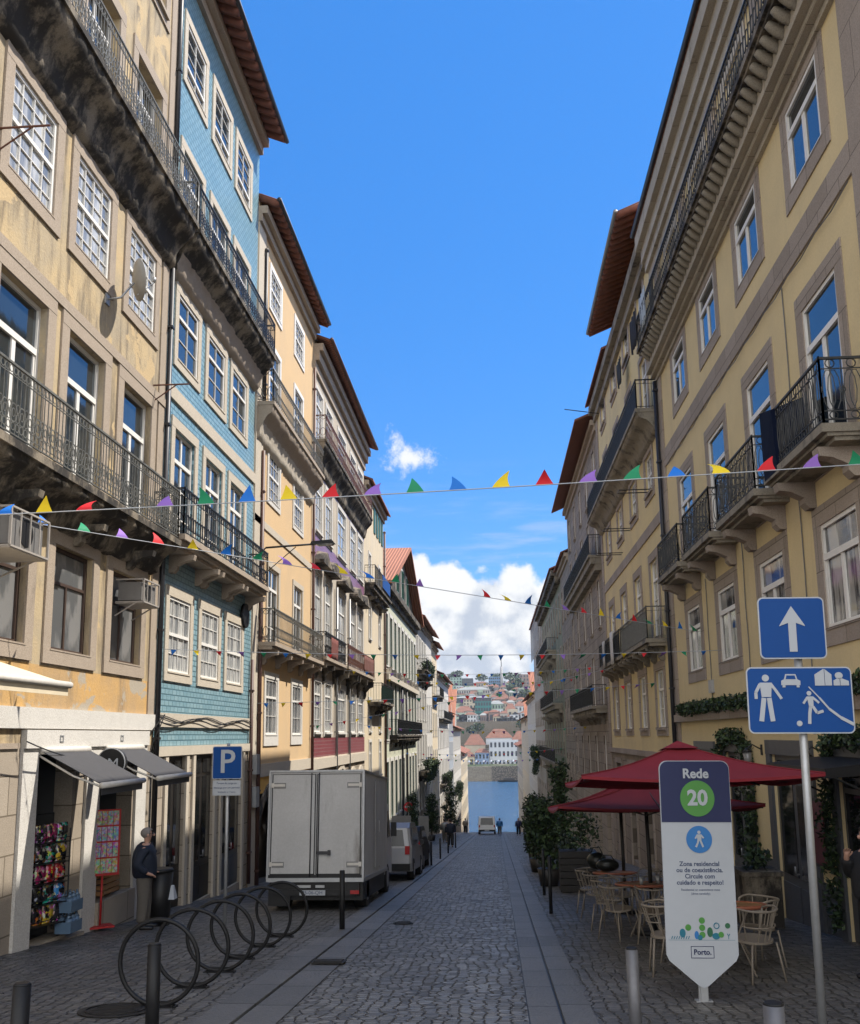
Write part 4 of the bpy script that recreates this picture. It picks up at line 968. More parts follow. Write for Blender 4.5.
for i, s_ in enumerate(['Residential or coexistence zone', '(drive carefully)']): text(s_, .033, M['btext'], pn, (.01, -.017, 1.13-i*.040), depth=.001)
for k_, (x, z, r, m_, rz) in enumerate(((-.207, .69, .033, 'bteal', .045), (-.144, .746, .033, 'bgreen', None), (.007, .817, .033, 'bgreen', None), (.007, .744, .033, 'bgreen', None), (.007, .672, .033, 'bgreen', None), (-.055, .67, .024, 'bblue', .042), (-.02, .645, .027, 'bteal', None), (.09, .70, .031, 'bdkgreen', .05), (.155, .66, .042, 'bteal', .033), (.21, .675, .030, 'bgreen', None), (.284, .765, .028, 'bdkgreen', None))):
    q = MB(); q.disc(x, z, r, -.0175-.0003*k_, -.0155, 18, rz); q.build('graphic_dot', M[m_], pn)
q = MB(); q.tube([(.163+.028*math.cos(2*PI*i/20), -.018, .765+.028*math.sin(2*PI*i/20)) for i in range(20)], .006, 4, True)
for i in range(8): q.stroke([(-.33+i*.026, .63), (-.316+i*.026, .66)], .008, -.018, -.0155)
q.stroke([(.29, .63), (.29, .66), (.275, .685)], .007, -.018, -.0155); q.stroke([(.29, .66), (.305, .685)], .007, -.0183, -.0155); q.box(-.36, .36, -.0165, -.0155, .618, .621)
q.build('graphic_line', M['bteal'], pn)
q = MB()
for (a, b_, c, d) in ((-.125, .125, .437, .443), (-.125, .125, .552, .558), (-.125, -.119, .443, .552), (.119, .125, .443, .552)): q.box(a, b_, -.018, -.0155, c, d)
q.build('emblem_frame', M['navy'], pn)
text('Porto.', .075, M['navy'], pn, (0, -.017, .497), depth=.001, bold=.002)
q = MB(); q.box(-.05, .05, .017, .06, -.1, 1.9); q.box(-.09, .09, -.02, .08, -.02, .012); q.box(-.035, .035, -.008, .016, .0, .2); q.build('post', M['galv'], t)
t.rotation_euler = (0, .012, .04); t.scale = (.92, .95, .95)

# parking sign, left
py_ = 16.6
t = root('parking_sign', (-4.66, py_, gz(py_)), 'blue P parking sign with a small white plate on a grey pole', 'parking sign')
q = MB(); q.cyl((0, 0, -.05), .03, 3.15, 14); q.build('pole', M['galv'], t)
b = board(t, .0, 2.77, .52, .56, 'signblue', -.06, .03)
text('P', .56, M['signwhite'], b, (.0, -.066, 2.77), bold=.006)
b = board(t, .0, 2.34, .50, .26, 'signwhite', -.06, .01, 'galv', 'plate')
for i, s_ in enumerate(['Parque de carga ou', 'descarga por um período', 'limitado a 1 hora']): text(s_, .045, M['btext'], b, (0, -.066, 2.42-i*.075), depth=.001)

# no entry sign further down
t = root('no_entry_sign', (-5.65, 62, gz(62)), 'small round red no entry sign above the cars on the left', 'traffic sign')
q = MB(); q.cyl((0, 0, 0), .03, 2.75, 10); q.build('pole', M['galv'], t)
q = MB(); q.disc(0, 2.5, .30, -.05, -.035, 28); b = q.build('sign_board', plain('sign red', (.55, .02, .03), .4), t)
q = MB(); q.box(-.23, .23, -.056, -.051, 2.44, 2.56); q.build('bar', M['signwhite'], b)

# street lamp on the wall
t = root('street_lamp', (-XL+.05, 27.75, 5.6), 'slim dark wall lamp reaching out over the street from the peach house', 'street lamp')
q = MB(); q.tube([(0, 0, -1.3), (0, 0, .0), (.08, 0, .07), (1.55, -.1, .12)], .03, 8); q.tube([(.02, 0, -.75), (1.0, -.05, .06)], .014, 5); q.box(-.05, .02, -.08, .08, -1.3, -1.0); q.build('arm', M['iron'], t)
q = MB(); q.hexa([(1.45, -.2, .1), (2.2, -.24, .12), (2.2, .04, .12), (1.45, 0, .1), (1.5, -.16, .2), (2.1, -.18, .24), (2.1, -.02, .24), (1.5, -.04, .2)]); q.build('lamp_head', M['blk_coat'], t)
q = MB(); q.hexa([(1.7, -.19, .06), (2.12, -.2, .07), (2.12, 0, .07), (1.7, -.01, .06), (1.62, -.21, .1), (2.17, -.22, .12), (2.17, .02, .12), (1.62, .0, .1)]); q.build('lamp_glass', M['g_dim'], t)

# satellite dish
t = root('satellite_dish', (-XL, 15.95, 8.0), 'round grey satellite dish on an arm between the upper left windows', 'satellite dish')
q = MB(); q.tube([(0, -.1, -.05), (.25, -.05, 0), (.42, .1, .35)], .02, 6); q.box(0, .03, -.18, -.02, -.15, .05); q.build('arm', M['galv'], t)
q = MB(); D_ = Vector((.62, .35, .40)).normalized(); a_ = D_.orthogonal().normalized(); b_ = D_.cross(a_); C0 = Vector((.42, .16, .45))
D_ = Vector((.75, .6, .15)).normalized(); a_ = D_.cross(Vector((0, 0, 1))).normalized(); b_ = D_.cross(a_)
rings = []; 
for j, (rr, dd) in enumerate(((.0, 0), (.12, .01), (.24, .035), (.36, .08), (.36, .07), (.24, .025), (.12, .0), (.0, -.01))):
    rings.append([C0+D_*dd+(a_*math.cos(2*PI*i/24)+b_*math.sin(2*PI*i/24)*1.1)*rr for i in range(24)])
k = 0
q.add([p for r in rings for p in r], [(j*24+i, j*24+(i+1) % 24, (j+1)*24+(i+1) % 24, (j+1)*24+i) for j in range(7) for i in range(24)], True); q.build('dish', plain('grey dish enamel', (.30, .29, .27), .5), t)
q = MB(); q.tube([C0-b_*-.3, C0+D_*.38], .01, 5); q.cyl(tuple(C0+D_*.36), .035, .08, 10); q.build('receiver', M['galv'], t)

# air conditioners in cages
def aircon(y0, y1, z0, z1, d, label):
    t = root('air_conditioner', (-XL, y0, z0), label, 'air conditioner')
    L, H = y1-y0, z1-z0
    q = MB(); q.box(.02, d-.06, .06, L-.06, .04, H-.04); c = q.build('casing', M['galv'] if False else plain('grey unit casing', (.16, .155, .15), .6), t)
    q = MB(); q.box(.0, d, 0, L, -.03, 0); 
    for yy in (0, L): 
        for (a, b_) in (((0, yy, 0), (d, yy, 0)), ((0, yy, H), (d, yy, H)), ((d, yy, 0), (d, yy, H))): q.tube([a, b_], .018, 4)
        q.tube([(0, yy, -.25), (d*.8, yy, 0)], .015, 4)
    q.tube([(d, 0, H), (d, L, H)], .018, 4); q.tube([(d, 0, 0), (d, L, 0)], .018, 4)
    for k in range(1, 4): q.tube([(d, L*k/4, 0), (d, L*k/4, H)], .012, 4)
    q.build('cage', plain('cage paint', (.34, .31, .28), .6), t)
    q = MB(); q.cyl((d-.06, L*.5, H*.5), H*.36, .01, 20, 'x'); q.build('fan_grille', M['black'], c)
aircon(11.6, 12.65, 2.5, 3.02, .72, 'caged air conditioner at the left frame edge under the long balcony')
aircon(16.85, 17.65, 2.50, 2.92, .52, 'caged grey air conditioner in the window by the turquoise house')

# awnings of the shop
def awning(y0, y1, ztop, zlow, d, mat, label, arms=True, txt=None):
    t = root('awning', (-XL, y0, ztop), label, 'awning'); L = y1-y0; dz = zlow-ztop
    q = MB(); q.hexa([(.12, 0, -.03), (d, 0, dz), (d, L, dz), (.12, L, -.03), (.12, 0, -.018), (d, 0, dz+.012), (d, L, dz+.012), (.12, L, -.018)]); q.build('canvas', M[mat], t)
    q = MB(); q.tube([(d, -.03, dz), (d, L+.03, dz)], .045, 10); q.build('front_bar', M['whiteg'], t)
    q = MB(); q.box(d-.02, d-.008, .0, L, dz-.14, dz-.03); v = q.build('valance', M[mat], t)
    q = MB(); q.tube([(.1, 0, 0), (.1, L, 0)], .055, 10); q.build('roller', M['whiteg'], t)
    for yy in (.03, L-.03):
        q = MB(); q.tube([(.05, yy, -.08), (d*.55, yy+.01, dz*.5-.12), (d-.03, yy, dz-.02)], .018, 6); q.build('arm', M['whiteg'], t)
    return t
awning(14.1, 15.75, -.14, -.66, 1.05, 'canvas_d', 'charcoal shop awning over the doorway with the crisps rack, left of the two')
awning(16.5, 18.2, -.14, -.66, 1.05, 'canvas_d', 'charcoal shop awning next to the blue tiled house, right of the two')
awning(7.6, 12.15, 1.15, .72, 1.35, 'canvas_c', 'cream awning with a white roller bar at the left frame edge')
# round shop sign
t = root('shop_sign', (-XL, 16.12, -.38), 'round black projecting shop sign with a white letter between the awnings', 'sign')
q = MB(); q.cyl((.36, -.05, 0), .25, .1, 32, 'y'); b = q.build('disc', M['black'], t)
q = MB(); q.tube([(.36+.245*math.cos(2*PI*i/32), -.055, .245*math.sin(2*PI*i/32)) for i in range(32)], .010, 5, True); q.build('rim', M['galv'], b)
text('M', .26, M['signwhite'], b, (.40, -.058, -.02), sx=1.0, depth=.003)
q = MB(); q.box(0, .12, -.02, .02, -.03, .03); q.build('bracket', M['iron'], t)

# snack rack at the door
def packet(name, c, sc=22):
    m, nt, b = _nt(name); v = nt.nodes.new('ShaderNodeTexVoronoi'); v.inputs['Scale'].default_value = sc; nt.links.new(_obj(nt), v.inputs['Vector'])
    s_ = nt.nodes.new('ShaderNodeSeparateColor'); nt.links.new(v.outputs['Color'], s_.inputs[0])
    col = _mix(nt, _ramp(nt, s_.outputs[0], .55, .6), c, _mix(nt, .35, v.outputs['Color'], tuple(x*.3 for x in c)))
    col = _mix(nt, _ramp(nt, _noise(nt, 9, 3, _obj(nt)), .45, .55), col, (.012, .012, .014)); nt.links.new(col, b.inputs['Base Color']); b.inputs['Roughness'].default_value = .22
    return m
BAG = [packet('packet '+n, c) for n, c in (('green', (.03, .32, .12)), ('red', (.45, .02, .03)), ('yellow', (.6, .42, .03)), ('blue', (.03, .2, .5)), ('orange', (.6, .2, .03)), ('black', (.02, .02, .025)), ('magenta', (.35, .02, .12)), ('teal', (.02, .4, .3)))]
def bag(parent, x, y, z, w, h, m, name='snack_bag'):
    q = MB(); d = w*.3; a = random.uniform(-.1, .1)
    P = []
    for j, (zz, ww, dd) in enumerate(((0, .95, .1), (.08, .95, .6), (.5, .9, 1), (.92, .95, .5), (1, 1, .08))):
        for (sx, sy) in ((-1, -1), (1, -1), (1, 1), (-1, 1)): P.append(Vector((x+sx*w/2*ww+a*zz*h, y+sy*d/2*dd, z+zz*h)))
    q.add(P, [(0, 1, 2, 3)]+[(4*j+i, 4*j+(i+1) % 4, 4*j+4+(i+1) % 4, 4*j+4+i) for j in range(4) for i in range(4)]+[(19, 18, 17, 16)], True)
    return q.build(name, m, parent)
t = root('snack_rack', (-XL-.12, 14.72, gz(14.7)+.12), 'black wire rack stacked with bright crisp packets in the shop doorway', 'display rack', rz=PI/2-.35)
q = MB()
for sx in (-.42, .42):
    for sy in (-.15, .15): q.tube([(sx, sy, 0), (sx, sy, 1.55)], .014, 5)
for k in range(5):
    q.box(-.42, .42, -.16, .16, .14+k*.30, .15+k*.30); q.tube([(-.42, -.17, .22+k*.3), (.42, -.17, .22+k*.3)], .008, 4)
q.tube([(-.2, .1, 1.55), (-.2, .1, 1.78), (.3, .1, 1.78), (.3, .1, 1.55)], .014, 5); q.build('frame', M['black'], t)
rows = [[5, 6, 5, 5], [2, 5, 0, 6], [6, 1, 1, 5], [7, 3, 5, 0], [5, 4, 2, 6]]
for k in range(5):
    for i in range(4):
        tag_ = bag(t, -.31+i*.205, -.06, .16+(4-k)*.30, .225, .28, BAG[[[6, 5, 6, 7], [4, 5, 7, 2], [5, 6, 1, 1], [5, 5, 7, 3], [5, 4, 2, 5]][k][i]])
# poster display board
t = root('display_board', (-XL+.14, 16.45, gz(16.1)+.24), 'red framed board covered in colourful sweets packets at the second shop doorway', 'display board', rz=.62)
q = MB(); q.box(-.27, .27, -.02, .02, .62, 1.72); q.tube([(0, .03, -.2), (0, .02, .65)], .02, 6); q.box(-.2, .2, -.15, .15, -.22, -.19); q.build('frame', plain('red frame', (.4, .02, .02), .5), t)
m, nt, bs = _nt('sweets packets'); vo = nt.nodes.new('ShaderNodeTexVoronoi'); vo.inputs['Scale'].default_value = 14; nt.links.new(_obj(nt, (1, 1, .7)), vo.inputs['Vector'])
hs = nt.nodes.new('ShaderNodeHueSaturation'); hs.inputs['Saturation'].default_value = 1.1; hs.inputs['Value'].default_value = .75; nt.links.new(vo.outputs['Color'], hs.inputs['Color']); nt.links.new(hs.outputs[0], bs.inputs['Base Color']); bs.inputs['Roughness'].default_value = .3
for r in range(4):
    tint = ((.30, .18, .10), (.15, .28, .5), (.35, .16, .25), (.4, .38, .12))[r]
    mm, n2, b2_ = _nt('sweets row'); v2 = n2.nodes.new('ShaderNodeTexVoronoi'); v2.inputs['Scale'].default_value = 30; n2.links.new(_obj(n2), v2.inputs['Vector'])
    n2.links.new(_mix(n2, 1., _mix(n2, .45, v2.outputs['Color'], tint), (.8, .75, .75), 'MULTIPLY'), b2_.inputs['Base Color']); b2_.inputs['Roughness'].default_value = .3
    q = MB()
    for i in range(5): q.box(-.24+i*.096, -.24+i*.096+.086, -.045, -.021, 1.46-r*.265, 1.46-r*.265+.235)
    q.build('packet_row', mm, t)
# water bottles
mw = glass('bottled water plastic', (.10, .16, .24), .15, .6)
for j in range(2):
    z = gz(15.2)+.12+j*.31
    t = root('water_pack', (-XL+.2, 15.2, z), ('upper' if j else 'lower')+' shrink wrapped pack of blue tinted water bottles by the shop door', 'water bottles', 'stacked packs of bottled water')
    for i in range(3):
        for k in range(2):
            q = MB(); x, y = -.1+k*.1, -.1+i*.1
            q.cyl((x, y, 0), .045, .2, 10); q.cyl((x, y, .2), .045, .06, 10, r2=.015); q.cyl((x, y, .26), .016, .03, 8); q.build('bottle', mw, t)
    q = MB(); q.box(-.16, .06, -.16, .16, .0, .16); q.build('wrap', mw, t); t.scale = (1.15, 1.3, 1.05)
# crates inside second doorway
t = root('wooden_crate', (-XL-.15, 17.1, gz(17)+.55), 'small wooden fruit crate in the dim second doorway', 'crate')
q = MB()
for z in (0, .1, .2):
    q.box(-.2, .2, -.35, -.33, z, z+.07); q.box(-.2, .2, .33, .35, z, z+.07); q.box(-.2, -.18, -.33, .33, z, z+.07); q.box(.18, .2, -.33, .33, z, z+.07)
q.box(-.2, .2, -.33, .33, 0, .015); q.build('slats', M['woodt'], t)
# bin
t = root('litter_bin', (-6.02, 17.2, gz(17.2)), 'tall black litter bin with a white bag behind the standing man', 'bin')
q = MB(); q.cyl((0, 0, 0), .19, .92, 20, r2=.23); q.build('body', M['black'], t)
q = MB(); q.cyl((0, 0, .92), .25, .05, 20, r2=.22); q.build('lid', M['blk_coat'], t)
q = MB(); q.hexa([(.2, -.1, .45), (.3, -.1, .45), (.3, .1, .45), (.2, .1, .45), (.22, -.03, .68), (.26, -.03, .68), (.26, .03, .68), (.22, .03, .68)]); q.build('bag', M['signwhite'], t)

# ---- truck
def extr_x(q, poly, x0, x1):
    n = len(poly); q.add([Vector((x0, y, z)) for y, z in poly]+[Vector((x1, y, z)) for y, z in poly], [tuple(range(n)), tuple(range(n, 2*n))[::-1]]+[(i, n+i, n+(i+1) % n, (i+1) % n) for i in range(n)])
def wheel(parent, x, y, r, w, name='wheel'):
    q = MB(); q.cyl((x-w/2, y, r), r, w, 24, 'x'); o = q.build(name, M['rubber'], parent)
    q = MB(); q.cyl((x-w/2-.01 if x < 0 else x+w/2-.03, y, r), r*.58, .04, 18, 'x'); q.build('rim', M['steel'], o); return o
SL = -math.atan(.083)
t = root('box_truck', (-3.72, 19.75, gz(19.75)), 'scuffed white box truck parked with its rear doors to the camera', 'truck'); t.rotation_euler = (SL, 0, 0)
hw = .98
q = MB(); q.box(-hw, hw, .0, 4.3, .62, 2.74); q.build('cargo_box', M['truckw'], t)
q = MB(); q.box(-hw-.02, hw+.02, -.03, 4.32, 2.741, 2.78); q.box(-hw-.015, hw+.015, -.035, 4.31, .56, .64)
for sx in (-hw, hw): q.box(sx-.02, sx+.02, -.035, .03, .62, 2.74)
q.build('trim', M['galv'], t)
for sx in (-1, 1):
    q = MB(); a, b_ = (0.012, hw-.05) if sx > 0 else (-hw+.05, -.012); q.box(a, b_, -.03, -.001, .70, 2.70); d = q.build('rear_door', M['truckw'], t)
    q = MB(); x = sx*(hw-.06)
    for z in (.88, 2.45): q.box(min(x, x-sx*.26), max(x, x-sx*.26), -.045, -.031, z, z+.05); q.box(x-.03, x+.03, -.05, -.031, z-.02, z+.07)
    q.build('hinge', M['whiteg'], d)
    q = MB()
    for z in (.87, 2.44): q.box(min(x+.03, x-sx*.28), max(x-.03, x-sx*.28), -.0365, -.0312, z-.03, z+.085)
    q.build('hinge_shadow', M['pipeg'], d)  # darker outline behind each hinge, its shadow put in as colour
    q = MB(); q.box(a, b_, -.034, -.031, .70, .722); q.box(a, b_, -.034, -.031, 2.688, 2.70); q.box(a, a+.02, -.034, -.031, .722, 2.688); q.box(b_-.02, b_, -.034, -.031, .722, 2.688); q.build('seal', M['black'], d)
    if sx > 0:
        q = MB(); q.tube([(.06, -.06, .66), (.06, -.06, 2.72)], .014, 6); q.tube([(-.1, -.06, .66), (-.1, -.06, 2.72)], .012, 6)
        q.box(.04, .30, -.075, -.05, 1.1, 1.16); q.box(.26, .32, -.09, -.05, 1.08, 1.18); q.build('lock_bar', M['pipe'], d)
q = MB(); q.box(hw+.001, hw+.012, 1.9, 2.7, .75, 2.6); q.box(hw+.012, hw+.02, 2.55, 2.62, 1.5, 1.75); q.build('side_door', M['truckw'], t)
q = MB(); q.box(hw+.0005, hw+.004, 1.88, 1.895, .7, 2.65); q.box(hw+.0005, hw+.004, 2.705, 2.72, .7, 2.65); q.box(-hw, hw, -.0315, -.0295, .64, .70); q.build('grime_line', M['black'], t)
q = MB(); q.box(-.35, .35, .1, 6.0, .42, .56); q.box(-.9, .9, .02, .12, .30, .56); q.box(-.85, .85, -.02, .04, .30, .42); q.box(-.95, -.5, .0, .03, .1, .42); q.box(-.96, .96, .14, 3.9, .2, .555); q.build('chassis', M['black'], t)
q = MB(); q.box(-.3, .22, -.045, -.022, .305, .405); pl = q.build('number_plate', M['signwhite'], t)
text('35-06-QH', .10, M['btext'], pl, (-.04, -.047, .355), depth=.001)
q = MB(); q.box(-.4, -.08, -.035, -.0, .45, .50); q.box(.02, .2, -.035, 0, .45, .50); q.build('reflector', M['galv'], t)
for sx in (-1, 1):
    q = MB(); q.box(sx*.82-.09, sx*.82+.09, -.05, -.021, .33, .40); q.build('tail_lamp', M['black'] if sx < 0 else M['redlamp'], t)
for sx in (-.82, .82): wheel(t, sx, .95, .34, .26); wheel(t, sx, 4.9, .34, .22)
q = MB(); extr_x(q, [(4.35, .45), (4.35, 2.1), (5.2, 2.15), (5.9, 1.4), (6.05, 1.2), (6.1, .45)], -.9, .9); cb = q.build('cab', M['vanw'], t)
for sx in (-1, 1):
    q = MB(); x = sx*.902; extr_x(q, [(4.6, 1.3), (4.6, 1.95), (5.15, 1.98), (5.65, 1.35)], min(x, x+sx*.01), max(x, x+sx*.01)); q.build('window', M['g_dark'], cb)
    q = MB(); q.box(sx*1.02-.07, sx*1.02+.07, 5.4, 5.5, 1.35, 1.7); q.build('mirror', M['black'], cb)

# ---- parked white car beyond the truck
M['silver'] = plain('silver car paint', (.26, .26, .27), .3, .3, var=.05)
def car(name, loc, label, cat, L, w, h, rot, mat='vanw', group=None):
    t = root(name, loc, label, cat, group); t.rotation_euler = rot
    prof = [(0.06, .28), (.0, .5), (.04, .95), (.22, h-.15), (.45, h), (L*.55, h), (L*.76, .98*h*.62), (L-.15, h*.52), (L, .62), (L-.03, .28)]
    def sec(x, s_, dz): return [(y, z if z < .96 else .96+(z-.96)*s_) for y, z in prof]
    q = MB(); xs = [(-w/2, .93), (-w/2+.08, 1), (w/2-.08, 1), (w/2, .93)]; n = len(prof); P = []
    for x, s_ in xs:
        for y, z in prof:
            xx = x*(1 if z < 1. else .90); P.append(Vector((xx, y+(.03 if abs(x) > w/2-.01 else 0)*(1 if y < L/2 else -1), z)))
    q.add(P, [tuple(range(n)), tuple(range(3*n, 4*n))[::-1]]+[(k*n+i, k*n+n+i, k*n+n+(i+1) % n, k*n+(i+1) % n) for k in range(3) for i in range(n)]); b = q.build('body', M[mat], t)
    q = MB(); q.hexa([(-w*.38, .035, 1.0), (w*.38, .035, 1.0), (w*.38, .06, 1.0), (-w*.38, .06, 1.0), (-w*.34, .165, h-.2), (w*.34, .165, h-.2), (w*.34, .2, h-.2), (-w*.34, .2, h-.2)]); q.build('rear_window', M['g_car'], b)
    q = MB(); q.hexa([(-w*.4, L*.79, 1.02), (w*.4, L*.79, 1.02), (w*.4, L*.81, 1.02), (-w*.4, L*.81, 1.02), (-w*.36, L*.57, h-.03), (w*.36, L*.57, h-.03), (w*.36, L*.59, h+.004), (-w*.36, L*.59, h+.004)]); q.build('windscreen', M['g_dark'], b)
    for sx in (-1, 1):
        q = MB(); x = sx*w/2*.955; extr_x(q, [(.5, 1.02), (.6, h-.14), (L*.53, h-.14), (L*.72, 1.02)], min(x, x+sx*.012), max(x, x+sx*.012)); q.build('side_window', M['g_car'], b)
        q = MB(); q.box(sx*(w/2-.13)-.07, sx*(w/2-.13)+.07, -.012, .05, .76, 1.0); q.build('tail_light', M['redlamp'], b)
        q = MB(); q.box(sx*(w/2-.2)-.14, sx*(w/2-.2)+.14, L-.04, L+.012, .6, .75); q.build('headlight', M['galv'], b)
        q = MB(); q.box(sx*(w/2+.08)-.07, sx*(w/2+.08)+.07, L*.68, L*.7+.04, .98, 1.12); q.build('mirror', M['black'], b)
        for y in (L*.18, L*.82): wheel(t, sx*(w/2-.09), y, .31, .2)
    q = MB(); q.box(-w/2+.05, w/2-.05, -.04, .02, .30, .50); q.build('bumper', M['blk_coat'], b)
    q = MB(); q.box(-.26, .26, -.055, -.041, .36, .46); q.build('number_plate', M['signwhite'], b)
    return t
car('parked_car', (-3.45, 28.8, gz(28.8)), 'silver grey car parked just beyond the box truck', 'car', 4.2, 1.8, 1.66, (SL, 0, 0), 'silver')
car('parked_car', (-3.6, 34.6, gz(34.6)), 'dark car parked in front of the silver grey one', 'car', 4.2, 1.8, 1.5, (SL, 0, 0), 'blk_coat')
car('parked_van', (-1.2, 108, gz(108)), 'small white van at the far end of the street above the river', 'van', 4.4, 1.9, 1.95, (SL, 0, 0))
# ================================================================== CAFE TERRACE
M['canvas_shade_seam'] = plain('wine red canvas for shade and seams', (.17, .013, .020), .8, var=.15, scale=3)  # shade put into the colour: darker red for rear parasols, also the seams
def parasol(x, y, h, half, label, peak=.46, cm='canvas_r'):
    t = root('parasol', (x, y, gz(y)), label, 'parasol', 'wine red terrace parasols'); t.rotation_euler = (SL, 0, 0)
    q = MB(); q.cyl((0, 0, 0), .032, h+peak, 14); q.build('pole', M['darkw'], t)
    q = MB(); q.cyl((0, 0, 0), .3, .07, 24); q.cyl((0, 0, .07), .06, .3, 12); q.build('base', M['iron'], t)
    q = MB(); N = 8
    cs_ = [(-half, -half), (half, -half), (half, half), (-half, half)]
    top = Vector((0, 0, h+peak))
    for i in range(4):
        a = Vector((*cs_[i], h)); b = Vector((*cs_[(i+1) % 4], h)); G = []
        for r in range(N+1):
            f = r/N
            for c in range(N+1):
                g = c/N; P = top.lerp(a, f).lerp(top.lerp(b, f), g)
                P.z -= .10*f*(4*g*(1-g))*.6+.06*math.sin(PI*f); G.append(P)
        q.add(G, [(r*(N+1)+c, (r+1)*(N+1)+c, (r+1)*(N+1)+c+1, r*(N+1)+c+1) for r in range(N) for c in range(N)], True)
        e = [G[N*(N+1)+c] for c in range(N+1)]
        q.add(e+[p-Vector((0, 0, .035)) for p in e], [(c, c+1, N+2+c, N+1+c) for c in range(N)])
    q.build('canopy', M[cm], t)
    q = MB();  
    for i in range(4):
        a = Vector((cs_[i][0]*.16, cs_[i][1]*.16, h+peak*.86)); b = Vector((cs_[(i+1) % 4][0]*.16, cs_[(i+1) % 4][1]*.16, h+peak*.86)); q.add([a, b, Vector((0, 0, h+peak+.05))], [(0, 1, 2)])
    q.build('vent_cap', M[cm], t)
    q = MB()
    for cx, cy in cs_+[(0, -half), (half, 0), (0, half), (-half, 0)]:
        q.tube([(0, 0, h+peak-.06), (cx*.5, cy*.5, h+peak*.5-.09), (cx*.98, cy*.98, h-.05)], .012, 4); q.tube([(0, 0, h-.15), (cx*.5, cy*.5, h+peak*.5-.1)], .01, 4)
    q.build('ribs', M['darkw'], t)
    q = MB()
    for cx, cy in cs_: q.tube([tuple(top.lerp(Vector((cx, cy, h)), f)+Vector((0, 0, .006-.06*math.sin(PI*f)))) for f in [i/10 for i in range(11)]], .011, 5)
    q.build('seam', M['canvas_shade_seam'], t)
    return t
parasol(2.45, 13.0, 2.27, 1.43, 'wine red parasol directly behind the white banner sign, nearest of the parasols')
parasol(2.4, 15.85, 1.95, 1.5, 'shade-coloured wine red parasol just behind the nearest one', .42, 'canvas_shade_seam')
parasol(2.42, 19.3, 2.0, 1.3, 'shade-coloured wine red parasol farthest down the street, over the far cafe table', .42, 'canvas_shade_seam')

def cafe_chair(arm=False):
    t = root('cafe_chair', (0, 0, 0), '', 'chair', 'pale cafe chairs on the terrace')
    for sx in (-1, 1):
        for sy in (-1, 1):
            q = MB(); q.tube([(sx*.24, sy*.25, 0), (sx*.17, sy*.17, .44)], .012, 6); q.build('leg', M['chairw'], t)
    q = MB(); q.prism([(.0, 0)]*3, 0, 0) if False else None
    P = [(.21*math.cos(2*PI*i/20)*1.02, .20*math.sin(2*PI*i/20)) for i in range(20)]
    q.add([Vector((x, y, .435)) for x, y in P]+[Vector((x, y, .46)) for x, y in P], [tuple(range(20))[::-1], tuple(range(20, 40))]+[(i, (i+1) % 20, 20+(i+1) % 20, 20+i) for i in range(20)]); q.build('seat', M['chairw'], t)
    q = MB(); A_ = [(.25*math.cos(a), .25*math.sin(a), .80-.10*max(0, -math.sin(a))) for a in [PI*(-.15)+PI*1.3*i/14 for i in range(15)]]
    q.tube(A_, .014, 6); 
    for a in (PI*.12, PI*.36, PI*.5, PI*.64, PI*.88): q.tube([(.17*math.cos(a), .17*math.sin(a), .45), (.25*math.cos(a), .25*math.sin(a), .79)], .009, 5)
    q.tube([(.23*math.cos(a), .23*math.sin(a), .62) for a in [PI*.1+PI*.8*i/10 for i in range(11)]], .008, 5)
    for k in (0, -1): q.tube([(A_[k][0]*.85, A_[k][1], .45), A_[k]], .011, 6)
    q.build('backrest', M['chairw'], t)
    return t
ch0 = cafe_chair(); used = [False]
def put_chair(x, y, rz, label):
    c = copy_tree(ch0) if used[0] else ch0; used[0] = True
    c.location = (x, y, gz(y)+.004); c.rotation_euler = (SL, 0, rz); c['label'] = label
def cafe_table(x, y, r, label):
    t = root('cafe_table', (x, y, gz(y)), label, 'table', 'round cafe tables on the terrace'); t.rotation_euler = (SL, 0, 0)
    q = MB(); q.cyl((0, 0, .745), r-.02, .022, 36); q.build('table_top', M['woodt'], t)
    q = MB(); q.tube([(r*math.cos(2*PI*i/36), r*math.sin(2*PI*i/36), .755) for i in range(36)], .024, 8, True); q.build('rim', M['copper'], t)
    for a in (0, 1, 2, 3):
        q = MB(); c, s = math.cos(a*PI/2+.5), math.sin(a*PI/2+.5); q.tube([(.34*c, .34*s, 0), (.08*c, .08*s, .42), (.28*c, .28*s, .74)], .013, 6); q.build('leg', M['chairw'], t)
cafe_table(2.2, 18.9, .40, 'round cafe table farthest down the terrace carrying the black bags')
cafe_table(2.3, 15.7, .46, 'round cafe table with a reddish rim, left of the banner sign')
cafe_table(2.75, 12.0, .40, 'round wooden cafe table directly behind the banner sign')
for i, (x, y, rz, lab) in enumerate([(1.82, 18.3, 2.4, 'pale cafe chair at the kerb side of the farthest table'), (2.20, 17.95, 3.3, 'pale cafe chair in front of the farthest table'), (1.80, 19.4, 1.2, 'pale cafe chair behind the farthest table on the kerb side'), (2.80, 19.2, -1.4, 'pale cafe chair at the house side of the farthest table'),
        (1.82, 15.2, 2.2, 'pale cafe chair at the kerb side of the table left of the banner'), (2.25, 14.85, 3.0, 'pale cafe chair in front of the table left of the banner'), (1.80, 16.3, 1.0, 'pale cafe chair behind the table left of the banner, kerb side'), (2.95, 15.6, -1.5, 'pale cafe chair at the house side of the table left of the banner'), (2.60, 16.6, -.2, 'pale cafe chair beyond the table left of the banner'),
        (2.0, 11.9, 1.5, 'pale cafe chair whose splayed legs show left of the banner foot'), (2.35, 12.75, .6, 'pale cafe chair standing behind the banner panel'), (2.83, 11.5, 3.6, 'pale cafe chair right of the banner with its back to the house'), (3.15, 12.6, -1.2, 'pale cafe chair between the nearest table and the house wall')]):
    put_chair(x, y, rz, lab)
